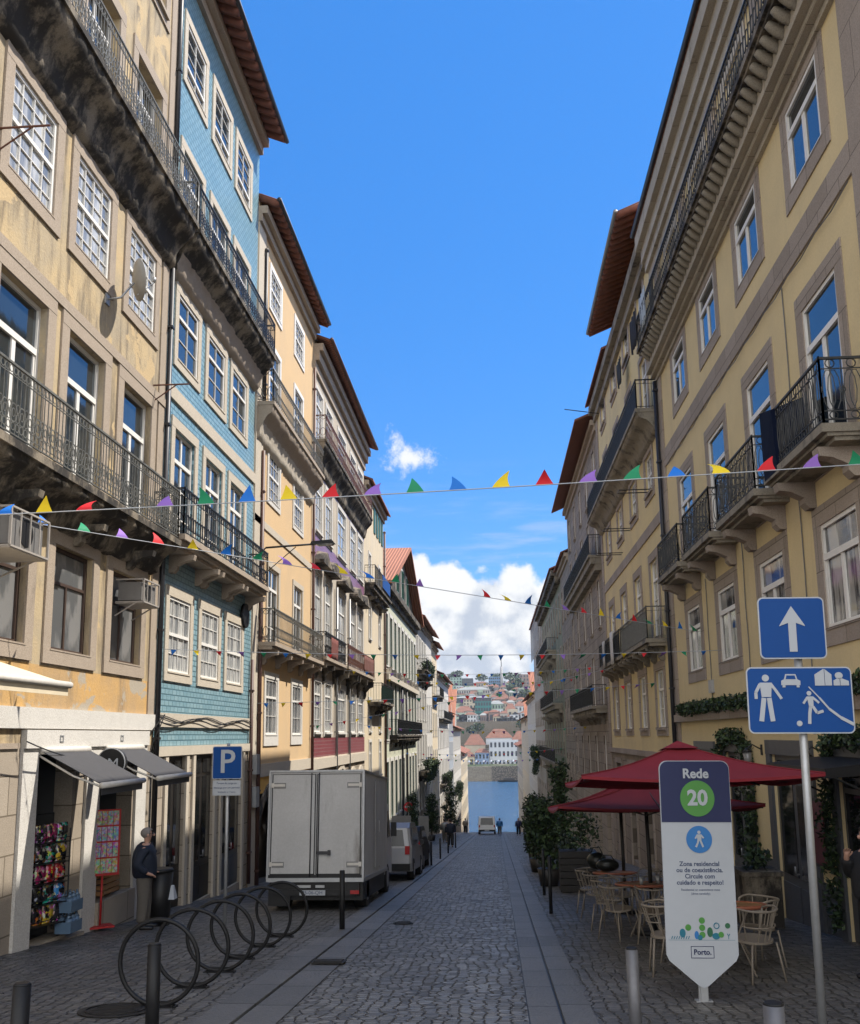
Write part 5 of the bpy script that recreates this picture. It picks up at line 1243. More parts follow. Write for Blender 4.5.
def cup(x, y, lab):
    t = root('drinking_glass', (x, y, gz(y)+.765), lab, 'glass'); q = MB(); q.cyl((0, 0, 0), .028, .12, 14, r2=.036); q.build('glass_body', M['galv'], t)
def blob(q, c, r, n=12):
    c = Vector(c); G = [c+Vector((r[0]*math.sin(PI*i/n)*math.cos(2*PI*j/16), r[1]*math.sin(PI*i/n)*math.sin(2*PI*j/16), r[2]*math.cos(PI*i/n))) for i in range(n+1) for j in range(16)]
    q.add(G, [(i*16+j, (i+1)*16+j, (i+1)*16+(j+1) % 16, i*16+(j+1) % 16) for i in range(n) for j in range(16)], True)
cup(2.2, 15.5, 'pale drinking glass on the near side of the table left of the banner'); cup(2.5, 15.8, 'pale drinking glass on the house side of the table left of the banner')
M['blackgloss'] = plain('black leather', (.012, .014, .013), .3)
for (x, y, r, lab) in ((2.05, 18.8, (.22, .16, .12), 'shiny black bag lying on the farthest cafe table, right one'), (1.92, 19.5, (.2, .2, .17), 'black backpack on the chair behind the farthest cafe table')):
    t = root('bag', (x, y, gz(y)+.79+r[2]), lab, 'bag')
    q = MB(); blob(q, (0, 0, 0), r); q.build('bag_body', M['blackgloss'], t)
    q = MB(); q.tube([(-r[0]*.6, 0, r[2]*.7), (-r[0]*.3, 0, r[2]*1.5), (r[0]*.3, 0, r[2]*1.5), (r[0]*.6, 0, r[2]*.7)], .012, 6); q.build('handle', M['blackgloss'], t)
t = root('menu_heater', (1.95, 24.6, gz(24.6)), 'dark slatted planter box holding a bushy dark plant on the terrace edge', 'planter')
t.name = 'planter_box'
q = MB()
for i in range(6): q.box(-.45, .45, -.3, .3, .05+i*.16, .05+i*.16+.145)
q.build('box', M['darkw'], t)
q = MB(); foliage(q, [(-.3, 0, 1.1), (.3, 0, 1.4), (0, 0, 1.9)], .36, 500, .06); q.build('foliage', LEAF, t)

# trees in planters along the right kerb
def plant(x, y, h, r, label, group=None, dens=300, size=.075, pot=True):
    t = root('potted_tree', (x, y, gz(y)), label, 'tree', group)
    q = MB(); q.tube([(0, 0, .3), (.04, 0, h*.4), (-.03, .05, h*.7), (0, 0, h*.9)], [.05, .045, .03, .012], 8)
    for k in range(6):
        a = k*1.1; z = h*(.35+.09*k); q.tube([(0, 0, z), (r*.6*math.cos(a), r*.6*math.sin(a), z+.3*r)], [.02, .007], 5)
    q.build('trunk', M['bark'], t)
    q = MB()
    for k in range(11):
        a = k*2.4; z = h*(.25+.065*k); rr = r*(.75-.03*k)*random.uniform(.7, 1.15)
        c = Vector((rr*.75*math.cos(a), rr*.75*math.sin(a), z)); foliage(q, [(0, 0, z), tuple(c), tuple(c+Vector((0, 0, .25)))], r*.34, dens, size, .35)
    q.build('crown', LEAF, t)
    if pot:
        q = MB(); q.cyl((0, 0, 0), .24, .45, 16, r2=.31); q.build('pot', M['darkw'], t)
    return t
plant(1.35, 26.8, 2.3, .48, 'tall dark leafy tree in a pot, nearest of the green row on the right kerb', 'potted trees along the right kerb')
plant(1.9, 29.5, 3.5, .5, 'tallest leafy tree of the green row on the right kerb', 'potted trees along the right kerb')
plant(1.35, 33.5, 2.3, .6, 'bushy dark green tree in the middle of the right kerb row', 'potted trees along the right kerb')
plant(1.5, 40, 2.4, .7, 'dark bushy tree farther along the right kerb row', 'potted trees along the right kerb')
plant(1.9, 50, 2.9, .9, 'dark bushy tree near the far end of the right kerb row', 'potted trees along the right kerb')
plant(2.3, 64, 3.2, 1., 'farthest dark bushy tree of the right kerb row', 'potted trees along the right kerb')
plant(-4.3, 44, 1.3, .4, 'small leafy tree beyond the parked cars on the left pavement', 'leafy pots on the left pavement', 300)
plant(-4.3, 51, 1.5, .4, 'leafy pot farther down the left pavement', 'leafy pots on the left pavement', 300)
plant(-5.4, 62, 3.4, .6, 'tall thin street tree against the far left houses', 'leafy pots on the left pavement', 300)
plant(-5.4, 80, 3.8, .8, 'leafy tree against the lower left houses', 'leafy pots on the left pavement', 260, .1)
plant(-5., 104, 5.5, 1.2, 'green tree low on the left where the street dips', 'leafy pots on the left pavement', 240, .12)
# leafy garlands on the yellow house
def garl(path, rad, label):
    b0 = Vector(path[0]); q = MB(0, 0, b0); foliage(q, path, rad, 480, .05, .25); o = q.build('leaf_garland', LEAF, None, b0); tag(o, label, 'garland')
X_ = XR-.16
garl([(X_, 4.5, .62), (X_, 15, .62), (X_, 19.4, .60), (X_, 26, .6)], .16, 'long dark leafy garland lying along the ledge of the yellow house')
garl([(XR-.1, 19.7, -3.0), (XR-.1, 19.65, -1.6), (XR-.1, 19.7, -.4), (XR-.1, 20.3, -.1), (XR-.1, 21.6, -.1), (XR-.1, 22.1, -.5), (XR-.1, 22.1, -3.1)], .19, 'leafy garland arching round the doorway behind the parasols')
garl([(XR-.1, 12.6, -2.6), (XR-.1, 12.65, -.4), (XR-.1, 13.2, -.1), (XR-.1, 14.8, -.1), (XR-.1, 15.1, -.6), (XR-.1, 15.1, -2.9)], .19, 'leafy garland round the dark doorway at the right frame edge')
# awning, right
t = root('awning', (XR, 12.6, -.5), 'black boxy awning jutting from the yellow house at the right frame edge', 'awning')
q = MB(); q.hexa([(-.95, 0, -.10), (-.08, 0, -.05), (-.08, 2.6, -.05), (-.95, 2.6, -.10), (-.95, 0, .02), (-.08, 0, .12), (-.08, 2.6, .12), (-.95, 2.6, .02)]); q.build('canvas', M['blk_coat'], t)
q = MB(); q.tube([(-.9, .02, -.06), (0, .02, -.5)], .015, 5); q.tube([(-.9, 2.58, -.06), (0, 2.58, -.5)], .015, 5); q.build('arm', M['iron'], t)
t = root('menu_board', (XR-.06, 15.65, -2.1), 'small dark red menu board fixed beside the garland', 'menu board')
q = MB(); q.box(-.04, 0, -.28, .28, 0, 1.05); q.build('board', M['black'], t)
q = MB(); q.box(-.055, -.041, -.25, .25, .05, 1.0); q.build('print', plain('menu print', (.14, .03, .04), .6, var=.4, scale=30), t)
for (u, lab) in ((18.95, 'black wall lantern between the garlanded doorway and the grey doors'), (15.45, 'black wall lantern beside the menu board on the yellow house')):
    t = root('wall_lantern', (XR, u, -.35), lab, 'lamp')
    q = MB(); q.tube([(0, 0, 0), (-.18, 0, .1), (-.28, 0, .02)], .014, 6); q.box(-.02, 0, -.05, .05, -.1, .1); q.build('arm', M['iron'], t)
    q = MB(); q.cyl((-.28, 0, -.28), .06, .24, 8, r2=.09); q.build('lamp_glass', M['g_dim'], t)
    q = MB(); q.cyl((-.28, 0, -.04), .11, .08, 8, r2=.02); q.cyl((-.28, 0, -.31), .04, .03, 8); q.build('cap', M['iron'], t)
# wall planter stand by the doors
t = root('planter_stand', (4.35, 17.0, gz(17)), 'grey stone planter with a small dark plant beside the tall grey doors', 'planter')
q = MB(); q.box(-.3, .3, -.35, .35, 0, .85); q.box(-.34, .34, -.39, .39, .85, .92); q.build('pot', M['stonedk'], t)
q = MB(); foliage(q, [(0, -.2, 1.05), (0, .2, 1.15)], .2, 500, .05); q.build('foliage', LEAF, t)
# washing on balconies
def cloth(y0, y1, z0, z1, n, col, label, side=1, XF=XR):
    b0 = Vector((side*(XF-n), y0, z0)); q = MB(0, 0, b0); N = 10; P = []
    for i in range(N+1):
        for j in range(5):
            P.append(Vector((side*(XF-n-.03*math.sin(i*1.9+j*.5)), y0+(y1-y0)*i/N, z0+(z1-z0)*j/4+.04*math.sin(i*1.3)*(j == 0)))-b0)
    q.add(P, [(i*5+j, (i+1)*5+j, (i+1)*5+j+1, i*5+j+1) for i in range(N) for j in range(4)], True)
    m = plain('cloth', col, .9, var=.2, scale=6); o = q.build('laundry', m, None, b0); sd = o.modifiers.new('s', 'SOLIDIFY'); sd.thickness = .012
    tag(o, label, 'laundry')
cloth(35.5, 36.3, 2.55, 3.75, .66, (.6, .6, .6), 'white sheet hung over the dark balcony of the warm yellow house')
cloth(38.3, 38.9, 2.65, 3.65, .66, (.5, .5, .5), 'narrow white towel hung on the same dark balcony, farther along')
cloth(28.2, 29.4, 12.0, 13.1, .4, (.02, .02, .025), 'black clothes hanging above the upper balcony of the warm yellow house')
cloth(25.3, 26.2, 11.4, 12.4, .6, (.4, .45, .5), 'pale washing at the far end of the long top balcony, right')
cloth(32.6, 33.5, 12.4, 13.3, .3, (.03, .035, .04), 'dark trousers drying under the red tiled eaves, right')
# dark blue cover on the second small balcony
t = root('balcony_cover', (XR-.62, 15.35, 4.0), 'tall dark blue folded cover standing on the nearest small balcony', 'cover')
q = MB(); q.hexa([(0, -.7, .0), (.5, -.7, .0), (.5, .0, .0), (0, .0, .0), (-.02, -.68, 1.0), (.48, -.7, 1.18), (.5, .0, 1.30), (.0, .02, 1.17)]); q.build('cover', plain('navy tarpaulin', (.004, .008, .026), .8, var=.2, spec=.1), t)
# red cloths on the ornate house
cloth(37.0, 38.6, 3.05, 3.9, .53, (.17, .055, .045), 'faded red rug hung on the ornate house balcony, nearer one', -1, XL)
cloth(46.0, 49.6, 3.1, 3.95, .60, (.15, .06, .045), 'long faded red rug hung on the ornate house balcony, farther one', -1, XL)
# hanging plants left
def hplant(x, y, z, rx, ry, rz, label):
    b0 = Vector((x, y, z)); q = MB(0, 0, b0)
    for k in range(7): foliage(q, [(x+random.uniform(-1, 1)*rx, y+random.uniform(-1, 1)*ry, z), (x+random.uniform(-1, 1)*rx, y+random.uniform(-1, 1)*ry, z-rz*random.random())], .35, 200, .1)
    o = q.build('hanging_plant', LEAF, None, b0); tag(o, label, 'plant')
hplant(-6., 90, -2.4, .4, 4, 1.8, 'mass of trailing plants on the lower balcony of the grey house')
hplant(-6.1, 91, 6.6, .3, 4, .8, 'row of dry looking plants on the upper balcony of the grey house')
hplant(-6.3, 125, -5., .3, 5, 1.5, 'trailing green plants on the off white house by the orange roofs')
hplant(-6.3, 165, -8., .5, 6, 3., 'ivy hanging from the last pale house on the left')
hplant(4.6, 112, -1.6, .5, 5, 3., 'ivy spilling down the grey scaffolded house')
# upright menu panels and folded parasols on the left
for (x, y, w, lab) in ((-4.0, 40.5, .8, 'tall grey folding panel behind the parked cars'), (-3.6, 47.5, .5, 'pale upright menu panel between the leafy pots')):
    t = root('screen_panel', (x, y, gz(y)), lab, 'panel')
    q = MB(); q.box(-w/2, w/2, -.03, .03, .1, 1.9); q.build('panel', M['pipeg'], t); q = MB(); q.box(-w/2-.03, w/2+.03, -.2, .2, 0, .1); q.build('foot', M['iron'], t)

# ================================================================== PEOPLE
def skin(name, nodes, edges, mat, parent, sub=2):
    me = bpy.data.meshes.new(name); me.from_pydata([n[:3] for n in nodes], edges, [])
    o = bpy.data.objects.new(name, me); COL.objects.link(o); md = o.modifiers.new('s', 'SKIN'); md.use_smooth_shade = True
    for v, n in zip(me.skin_vertices[0].data, nodes): v.radius = (n[3], n[4] if len(n) > 4 else n[3])
    me.skin_vertices[0].data[0].use_root = True
    o.modifiers.new('b', 'SUBSURF').levels = sub
    dg = bpy.context.evaluated_depsgraph_get(); m2 = bpy.data.meshes.new_from_object(o.evaluated_get(dg)); bpy.data.objects.remove(o)
    m2.materials.clear(); m2.materials.append(mat); m2.polygons.foreach_set('use_smooth', [True]*len(m2.polygons))
    return link(name, m2, parent)
def human(loc, rz, label, jacket, trouser, hairm, h=1.74, pose='pocket', stride=.0, group=None, glasses=False):
    t = root('person', loc, label, 'person', group, rz); k = h/1.74
    if pose == 'pocket': arms = [[(-.0, s*.20, 1.41), (-.10, s*.29, 1.14), (.07, s*.25, .99), (.15, s*.20, .95)] for s in (-1, 1)]
    elif pose == 'face': arms = [[(0, -.18, 1.40), (.05, -.25, 1.13), (.22, -.10, 1.38), (.24, -.06, 1.46)], [(0, .18, 1.40), (-.02, .25, 1.12), (.13, .20, .93), (.17, .19, .85)]]
    else: arms = [[(0, s*.19, 1.41), (-.03*s, s*.25, 1.13), (.05+.08*s, s*.25, .90), (.07+.1*s, s*.25, .81)] for s in (-1, 1)]
    N = [(0, 0, .95, .12, .15), (0, 0, 1.12, .11, .14), (-.01, 0, 1.30, .12, .17), (0, 0, 1.42, .08, .12), (.02, 0, 1.50, .05), (.03, 0, 1.58, .065, .06), (.035, 0, 1.66, .085, .075), (.025, 0, 1.715, .055, .05)]
    E_ = [(0, 1), (1, 2), (2, 3), (3, 4), (4, 5), (5, 6), (6, 7)]
    for a in arms:
        b = len(N); N += [(*a[0], .055), (*a[1], .042), (*a[2], .03), (*a[3], .026)]; E_ += [(3, b), (b, b+1), (b+1, b+2), (b+2, b+3)]
    for s in (-1, 1):
        st = stride*s; b = len(N); N += [(0, s*.09, .88, .085), (st*.5+.02, s*.10, .50, .06), (st, s*.10, .09, .04), (st+.05, s*.105, .04, .04, .03), (st+.17, s*.115, .03, .035, .025)]
        E_ += [(0, b), (b, b+1), (b+1, b+2), (b+2, b+3), (b+3, b+4)]
    skin('body', N, E_, M['skin'], t)
    J = [(0, 0, .84, .20, .22), (0, 0, 1.02, .21, .23), (-.01, 0, 1.2, .21, .24), (-.015, 0, 1.34, .18, .24), (-.01, 0, 1.44, .10, .13), (.01, 0, 1.52, .075, .075)]
    E2 = [(i, i+1) for i in range(5)]
    for a in arms:
        b = len(J); J += [(*a[0], .095), (*a[1], .085), (*a[2], .062)]; E2 += [(3, b), (b, b+1), (b+1, b+2)]
    skin('jacket', J, E2, jacket, t)
    T = [(0, 0, .98, .13, .16), (0, 0, .88, .12, .14)]; E3 = [(0, 1)]
    for s in (-1, 1):
        st = stride*s; b = len(T); T += [(0, s*.095, .80, .115), (st*.5+.015, s*.10, .48, .098), (st, s*.10, .11, .085)]; E3 += [(1, b), (b, b+1), (b+1, b+2)]
        skin('shoe', [(st-.04, s*.10, .05, .05, .045), (st+.08, s*.11, .045, .05, .04), (st+.2, s*.12, .035, .04, .03)], [(0, 1), (1, 2)], M['black'], t, 1)
    skin('trousers', T, E3, trouser, t)
    q = MB(); blob(q, (.02, 0, 1.665), (.105, .088, .10), 10)
    q.v = [v if not (v.x > .075 and v.z < 1.72) else Vector((.07, v.y*.9, v.z)) for v in q.v]; q.build('hair', hairm, t)
    q = MB(); blob(q, (.122, 0, 1.63), (.022, .014, .024), 6); blob(q, (.04, .082, 1.63), (.018, .01, .03), 6); blob(q, (.04, -.082, 1.63), (.018, .01, .03), 6); q.build('nose_and_ears', M['skin'], t)
    q = MB(); blob(q, (.112, .03, 1.655), (.008, .012, .008), 5); blob(q, (.112, -.03, 1.655), (.008, .012, .008), 5); q.box(.108, .114, -.022, .022, 1.588, 1.594)
    if glasses: q.box(.112, .12, -.075, .075, 1.645, 1.672); q.box(.03, .118, .074, .08, 1.662, 1.67); q.box(.03, .118, -.08, -.074, 1.662, 1.67)
    q.build('sunglasses' if glasses else 'eyes_and_mouth', M['black'], t)
    # hands with five fingers
    for i, a in enumerate(arms):
        w = Vector(a[2]); e = Vector(a[3]); d = (e-w).normalized(); sgn = -1 if a[0][1] < 0 else 1
        side_ = Vector((0, 0, 1)).cross(d); side_ = side_.normalized() if side_.length > .1 else Vector((1, 0, 0)); 
        if pose == 'stand' or pose == 'pocket' or i == 1: side_ = Vector((1, 0, 0)) if abs(d.x) < .7 else side_
        nrm = d.cross(side_).normalized()
        pn_ = [(*w, .024), (*(w+d*.05), .03, .022), (*(w+d*.09), .036, .018)]; ed = [(0, 1), (1, 2)]
        for f in range(4):
            o_ = side_*((f-1.5)*.019); L = (.062, .074, .07, .054)[f]; b = len(pn_); base_ = w+d*.095+o_
            pn_ += [(*base_, .009), (*(base_+d*L*.5+nrm*.008*sgn), .0085), (*(base_+d*L*.85+nrm*.026*sgn), .0075)]; ed += [(2, b), (b, b+1), (b+1, b+2)]
        b = len(pn_); bs_ = w+d*.04+side_*.03; pn_ += [(*bs_, .011), (*(bs_+side_*.02+d*.035), .01), (*(bs_+side_*.022+d*.06), .009)]; ed += [(1, b), (b, b+1), (b+1, b+2)]
        skin('hand', pn_, ed, M['skin'], t, 1)
    t.scale = (k*1.15, k*1.15, k)
    return t
man = human((-6.08, 16.6, gz(16.6)), .25, 'older man in a dark navy jacket and sunglasses standing by the shop door', M['jacket'], M['trouser'], M['hair'], 1.66, 'pocket', .02, glasses=True)
human((4.22, 11.5, gz(11.5)), PI+.35, 'person in black at the right frame edge with a hand raised to the face', M['dark_cloth'], M['dark_cloth'], M['hairb'], 1.66, 'face')
for i, (x, y, rz, lab) in enumerate([(-3.0, 62, 1.6, 'dark clothed pedestrian near the leafy pots on the left pavement'), (-4.0, 74, 1.5, 'pedestrian in a grey top beside the far left houses'), (-4.6, 92, -1.4, 'pedestrian in a beige top on the left where the street dips'),
        (.2, 106, 1.6, 'pedestrian in a blue top right of the far white van'), (2.1, 100, -1.5, 'pedestrian in dark blue at the right end of the street'), (2.9, 88, 1.7, 'pedestrian in a dark red top by the right kerb far away'), (-3.9, 118, 1.5, 'pedestrian in a pale top left of the far white van')]):
    human((x, y, gz(y)), rz, lab, (M['jacket'], M['pipeg'], M['stoneA'], M['bblue'], M['navy'], M['canvas_r'], M['chairw'])[i], (M['dark_cloth'], M['trouser'])[i % 2], M['hairb'], 1.72, 'stand', .12)

# ================================================================== BUNTING
FC = {c: plain(c+' bunting cloth', v, .7, var=.05) for c, v in dict(blue=(.01, .17, .65), yellow=(.80, .60, .02), red=(.62, .015, .025), purple=(.26, .13, .50), green=(.01, .24, .11)).items()}
def bunting(p0, p1, sag, seq, label, step=.45, size=.2, up=True, off=.3):
    t = root('bunting', p0, label, 'bunting', 'strings of bunting across the street')
    a = Vector((0, 0, 0)); b = Vector(p1)-Vector(p0); L = b.length; d = b/L
    P = lambda s: a+b*s-Vector((0, 0, sag*4*s*(1-s)))
    q = MB(); q.tube([tuple(P(i/24)) for i in range(25)], .0065, 5, sm=True); q.build('string', M['signwhite'], t)
    n = int((L-off-.1)/step)+1
    for i in range(n):
        c = seq[i % len(seq)]
        if c is None: continue
        s = (off+i*step)/L; o = P(s); w = size*.5; hgt = size*random.uniform(.75, 1.0)*(1 if up else -1); ln = random.uniform(-.5, .5)*size; bk = random.uniform(-.05, .12)
        nn = Vector((-d.y, d.x, 0))
        q = MB(); R = 5; G = []
        for r in range(R+1):
            f = r/R; cz = Vector((0, 0, hgt*f))+d*(ln*f*f)+nn*(bk*f*f*2); ww = w*(1-f)+.004
            G += [cz-d*ww, cz+d*ww]
        q.add([o+g for g in G], [(2*r, 2*r+1, 2*r+3, 2*r+2) for r in range(R)], True)
        q.build('flag', FC[c], t)
    return t
S5 = ['blue', 'yellow', 'red', 'purple', 'green']
bunting((-XL, 10.07, 2.497), (XR, 9.81, 2.766), .04, ['blue', 'yellow', 'red', 'blue', 'yellow', 'red', None]+['purple', 'green', 'blue', 'yellow', 'red']*5, 'long bunting string crossing highest and nearest the camera', .4634, .19, True, .078)
bunting((-XL, 12.38, 3.08), (XR, 23.7, 2.43), .002, ['yellow', 'blue', 'green', 'purple', 'red']*2+['yellow', 'blue', 'green', 'purple', None, None, 'red', 'yellow', 'blue', 'green', 'purple', 'red', 'yellow', 'blue', 'red', 'green'], 'bunting string slanting away from the upper left to the small balconies of the yellow house', .5757, .19, True, .149)
bunting((-XL, 19.2, 1.85), (XR, 21.6, 1.8), .12, S5, 'bunting string from the turquoise house to the windows of the yellow one', .46, .12, False)
bunting((-XL, 27.3, 1.0), (XR, 30.5, 1.55), .1, S5, 'bunting string starting at the peach house drainpipe', .5, .14, False)
bunting((-XL, 35.5, .4), (XR, 37, 2.6), .1, ['green', 'purple', 'red', 'yellow', 'blue'], 'bunting string from the peach house corner to the dark balcony', .5, .14, False)
bunting((-XL, 41, 2.9), (XR, 43, 3.0), .3, ['red', 'yellow', 'blue', 'green', 'purple'], 'bunting string at the ornate house below the balcony rugs', .55, .16, False)
bunting((-XL, 50, .6), (XR, 52, .4), .3, S5, 'bunting string at the far end of the ornate house', .55, .16, False)
bunting((-XL, 60, 3.6), (XR, 60, 3.4), .3, ['yellow', 'green', 'purple', 'blue', 'red'], 'bunting string in front of the green windowed gabled house', .6, .18, False)
bunting((-XL, 72, -1.2), (XR, 72, -1.0), .3, S5, 'low bunting string half way along the green windowed house', .6, .18, False)
bunting((-XL, 92, -2.), (XR, 92, -2.2), .3, S5, 'farthest bunting string low over the street', .7, .2, False)
# cables across
for (p0, p1, lab) in (((-XL, 19.1, -.2), (-XL+.3, 13.2, .0), 'thin dark cable sagging along the shop fascia'),):
    b0 = Vector(p0); q = MB(); q.tube([tuple((Vector(p1)-b0)*s-Vector((0, 0, .25*4*s*(1-s)))) for s in [i/16 for i in range(17)]], .01, 5); tag(q.build('cable', M['black'], None, b0), lab, 'cable')

# ================================================================== RIVER AND FAR BANK
WZ = -28.
m, nt, b = _nt('river water'); o = _obj(nt, (.25, .6, 1)); b.inputs['Base Color'].default_value = (.03, .10, .20, 1); b.inputs['Roughness'].default_value = .12; b.inputs['IOR'].default_value = 1.33
_bump(nt, b, _noise(nt, .8, 8, o, .7), 1., 1.6); M['water'] = m
q = MB(); q.quad((-1500, 262, WZ), (1500, 262, WZ), (1500, 604, WZ), (-1500, 604, WZ)); q.build('river', M['water'])['kind'] = 'structure'
q = MB(); q.quad((-400, 262, WZ-1), (400, 262, WZ-1), (400, 262, gz(262)-.03), (-400, 262, gz(262)-.03)); q.build('near_quay_wall', M['quay'])['kind'] = 'structure'
PXf = lambda px, Y: (px-495.5)*Y/950
PZf = lambda py, Y: (735-py)*Y/950
hp = [(600, -19.), (640, -17), (676, -9), (680, 9), (700, 9), (740, 12), (800, 27), (860, 36), (950, 44), (1100, 50), (1500, 46), (2500, 30)]
m, nt, b = _nt('far hillside'); o = _obj(nt); nt.links.new(_mix(nt, _ramp(nt, _noise(nt, .04, 8, o, .7), .4, .6), (.05, .08, .03), (.22, .19, .15)), b.inputs['Base Color']); b.inputs['Roughness'].default_value = .95; M['hill'] = m
q = MB()
xs = [-1500+i*60 for i in range(51)]; random.seed(11)
hz = [[z+(random.uniform(-2.5, 2.5) if y > 690 else 0)+(-.00001*x*x if y > 700 else 0) for x in xs] for y, z in hp]
q.add([Vector((x, hp[j][0], hz[j][i])) for j in range(len(hp)) for i, x in enumerate(xs)], [(j*51+i, j*51+i+1, (j+1)*51+i+1, (j+1)*51+i) for j in range(len(hp)-1) for i in range(50)], True)
q.build('far_bank_hill', M['hill'])['kind'] = 'structure'
t = root('quay_wall', (0, 598, WZ), 'long pale stone quay wall along the far river bank', 'wall')
q = MB(); q.box(-1500, -3, 0, 3, -1, 9); q.build('wall', M['quay'], t); q = MB(); q.box(-3, 1500, .0, 3, -1, 9.); q.build('wall', M['stonedk'], t)
t = root('retaining_wall', (0, 676, -9), 'long brown retaining wall on the far bank below the hill houses', 'wall')
q = MB(); q.box(-200, 200, 0, 4, -2, 18.5); q.build('wall', stone('far wall stone', (.20, .17, .13), (.10, .09, .06), .4, .7), t)
FM = {k: plain('far wall '+k, v, .85, var=.08, scale=.3) for k, v in dict(white=(.46, .48, .50), cream=(.42, .37, .28), blue=(.20, .27, .40), grey=(.30, .30, .30), teal=(.04, .17, .16), pgreen=(.30, .37, .29), brown=(.22, .16, .14), dark=(.07, .075, .08), bglass=(.12, .22, .36), ggreen=(.25, .36, .30), stone=(.34, .32, .29)).items()}
M['rooff'] = plain('far terracotta roof', (.20, .09, .058), .9, var=.25, scale=.5); M['roofg'] = plain('far grey roof', (.25, .26, .25), .8, var=.2, scale=.5)
M['fwin'] = plain('far window', (.03, .035, .045), .3)
def far(label, px0, px1, pt, pb, Y, wall, roof=None, grid=None, rh=3., dep=22, cat='building', wf=.5, hf=.55):
    x0, x1, z0, z1 = PXf(px0, Y), PXf(px1, Y), PZf(pb, Y)-1.5, PZf(pt, Y)
    t = root('far_house', ((x0+x1)/2, Y, z0), label, cat); w = x1-x0; h = z1-z0
    eh = h-(rh if roof else 0)
    q = MB(); q.box(-w/2, w/2, 0, dep, 0, eh); q.build('wall', FM[wall], t)
    if roof:
        e = .6; r = min(w*.3, 7)
        q = MB(); q.hexa([(-w/2-e, -e, eh), (w/2+e, -e, eh), (w/2+e, dep+e, eh), (-w/2-e, dep+e, eh), (-w/2+r, dep*.45, h), (w/2-r, dep*.45, h), (w/2-r, dep*.55, h), (-w/2+r, dep*.55, h)]); q.build('roof', M[roof], t)
    if grid:
        c, r = grid; cw, rr = w/c, (eh-1.5)/r
        q = MB(); q.box(-cw*wf/2, cw*wf/2, -.12, .05, 0, rr*hf); me = q.mesh('window', M['fwin'])
        for i in range(c):
            for j in range(r): link('window', me, t, (-w/2+cw*(i+.5), 0, 1.5+rr*(j+.2)))
    return t
far('white riverside building with rows of dark windows behind the white quay parasols', 489, 517.5, 740, 766, 618, 'white', None, (7, 3), dep=14)
far('narrow blue and white riverside house left of the white one', 475, 488.5, 748, 766, 616, 'blue', 'rooff', (4, 2), 2.5, 14)
far('small cream riverside house at the left end of the far bank', 462, 474.5, 751, 766, 615, 'cream', 'rooff', (2, 1), 3, 14)
far('orange roofed riverside house at the right end of the far bank', 518, 532, 741, 766, 617, 'cream', 'rooff', (3, 2), 4, 14)
far('broad low orange roof behind the blue riverside house', 465, 485, 734, 752, 640, 'cream', 'rooff', None, 7, 20)
far('long orange roof behind the white riverside building', 486, 512, 729, 742, 648, 'white', 'rooff', None, 6, 18)
far('orange roofed shed under the retaining wall at the right', 512, 530, 731, 748, 646, 'brown', 'rooff', None, 6, 18)
far('teal glazed building with scaffolding in the middle of the far hillside', 476, 492, 702, 723, 735, 'teal', None, (6, 4), dep=18, wf=.7, hf=.6)
far('pale green house next to the teal glazed building', 490, 504, 701, 721, 742, 'pgreen', 'roofg', (5, 3), 3)
far('low teal fronted hall under the pale green house', 491, 506, 713, 724, 728, 'teal', None, (7, 2))
far('long low white wall house above the retaining wall', 474, 512, 720, 726, 712, 'white', None, (11, 1), dep=8)
far('cream house with dark windows left above the retaining wall', 456, 474, 706, 727, 722, 'stone', 'rooff', (5, 3), 4)
far('pale mint house with an orange roof right above the retaining wall', 505, 517, 704, 723, 730, 'pgreen', 'rooff', (3, 2), 7)
far('white house squeezed to the right edge of the far hillside', 515, 530, 702, 724, 738, 'white', 'rooff', (4, 3), 4)
far('long grey stone building with arcades on the far hill', 455, 492, 696, 708, 800, 'dark', 'roofg', (12, 1), 2, wf=.6, hf=.7)
far('pale many windowed institution above the arcaded building', 458, 491, 687, 699, 830, 'stone', 'roofg', (14, 2), 3)
far('white house with a bright orange roof on the upper far hill', 492, 509, 691, 704, 805, 'white', 'rooff', (4, 1), 6)
far('pinkish house with a round orange roof on the upper far hill', 508, 518, 697, 707, 800, 'cream', 'rooff', (2, 1), 4)
far('grey green apartment block at the left of the skyline', 452, 463.5, 678, 692, 950, 'ggreen', None, (4, 5))
far('dark brown apartment block on the skyline', 463.5, 474.5, 679, 692, 940, 'dark', None, (6, 5))
far('cream and white house row on the skyline', 475, 489.5, 682, 692, 945, 'cream', 'rooff', (6, 2), 2)
far('blue glass apartment tower on the skyline', 490, 502, 678, 697, 930, 'bglass', None, (6, 6), wf=.75)
far('white slab block below the thin mast', 502.5, 507, 682, 697, 925, 'white', None, (2, 6))
far('low pale house row right of the mast on the skyline', 507.5, 521, 681, 689, 960, 'white', 'rooff', (5, 1), 3)
far('reddish brown block at the right of the skyline', 521, 536, 676, 690, 935, 'brown', None, (5, 4))
random.seed(21)
for i in range(95):
    Y = random.choice((693, 705, 718, 752, 765, 778, 790, 815, 828, 842, 856, 872, 888, 905)); px = random.uniform(456, 532)
    zt = next(a[1]+(b[1]-a[1])*(Y-a[0])/(b[0]-a[0]) for a, b in zip(hp, hp[1:]) if a[0] <= Y < b[0])
    wd = random.uniform(4, 9); hh = random.uniform(4.5, 9); pt = 735-(zt+hh)*950/Y; x = px
    far('small pale house of the dense far hillside', x, x+wd*950/Y, pt, pt+hh*950/Y, Y, random.choice(('white', 'cream', 'grey', 'stone', 'pgreen', 'brown', 'white')), random.choice(('rooff', 'rooff', 'roofg', None)), (random.randint(2, 4), random.choice((1, 2))), 1.8, 8)
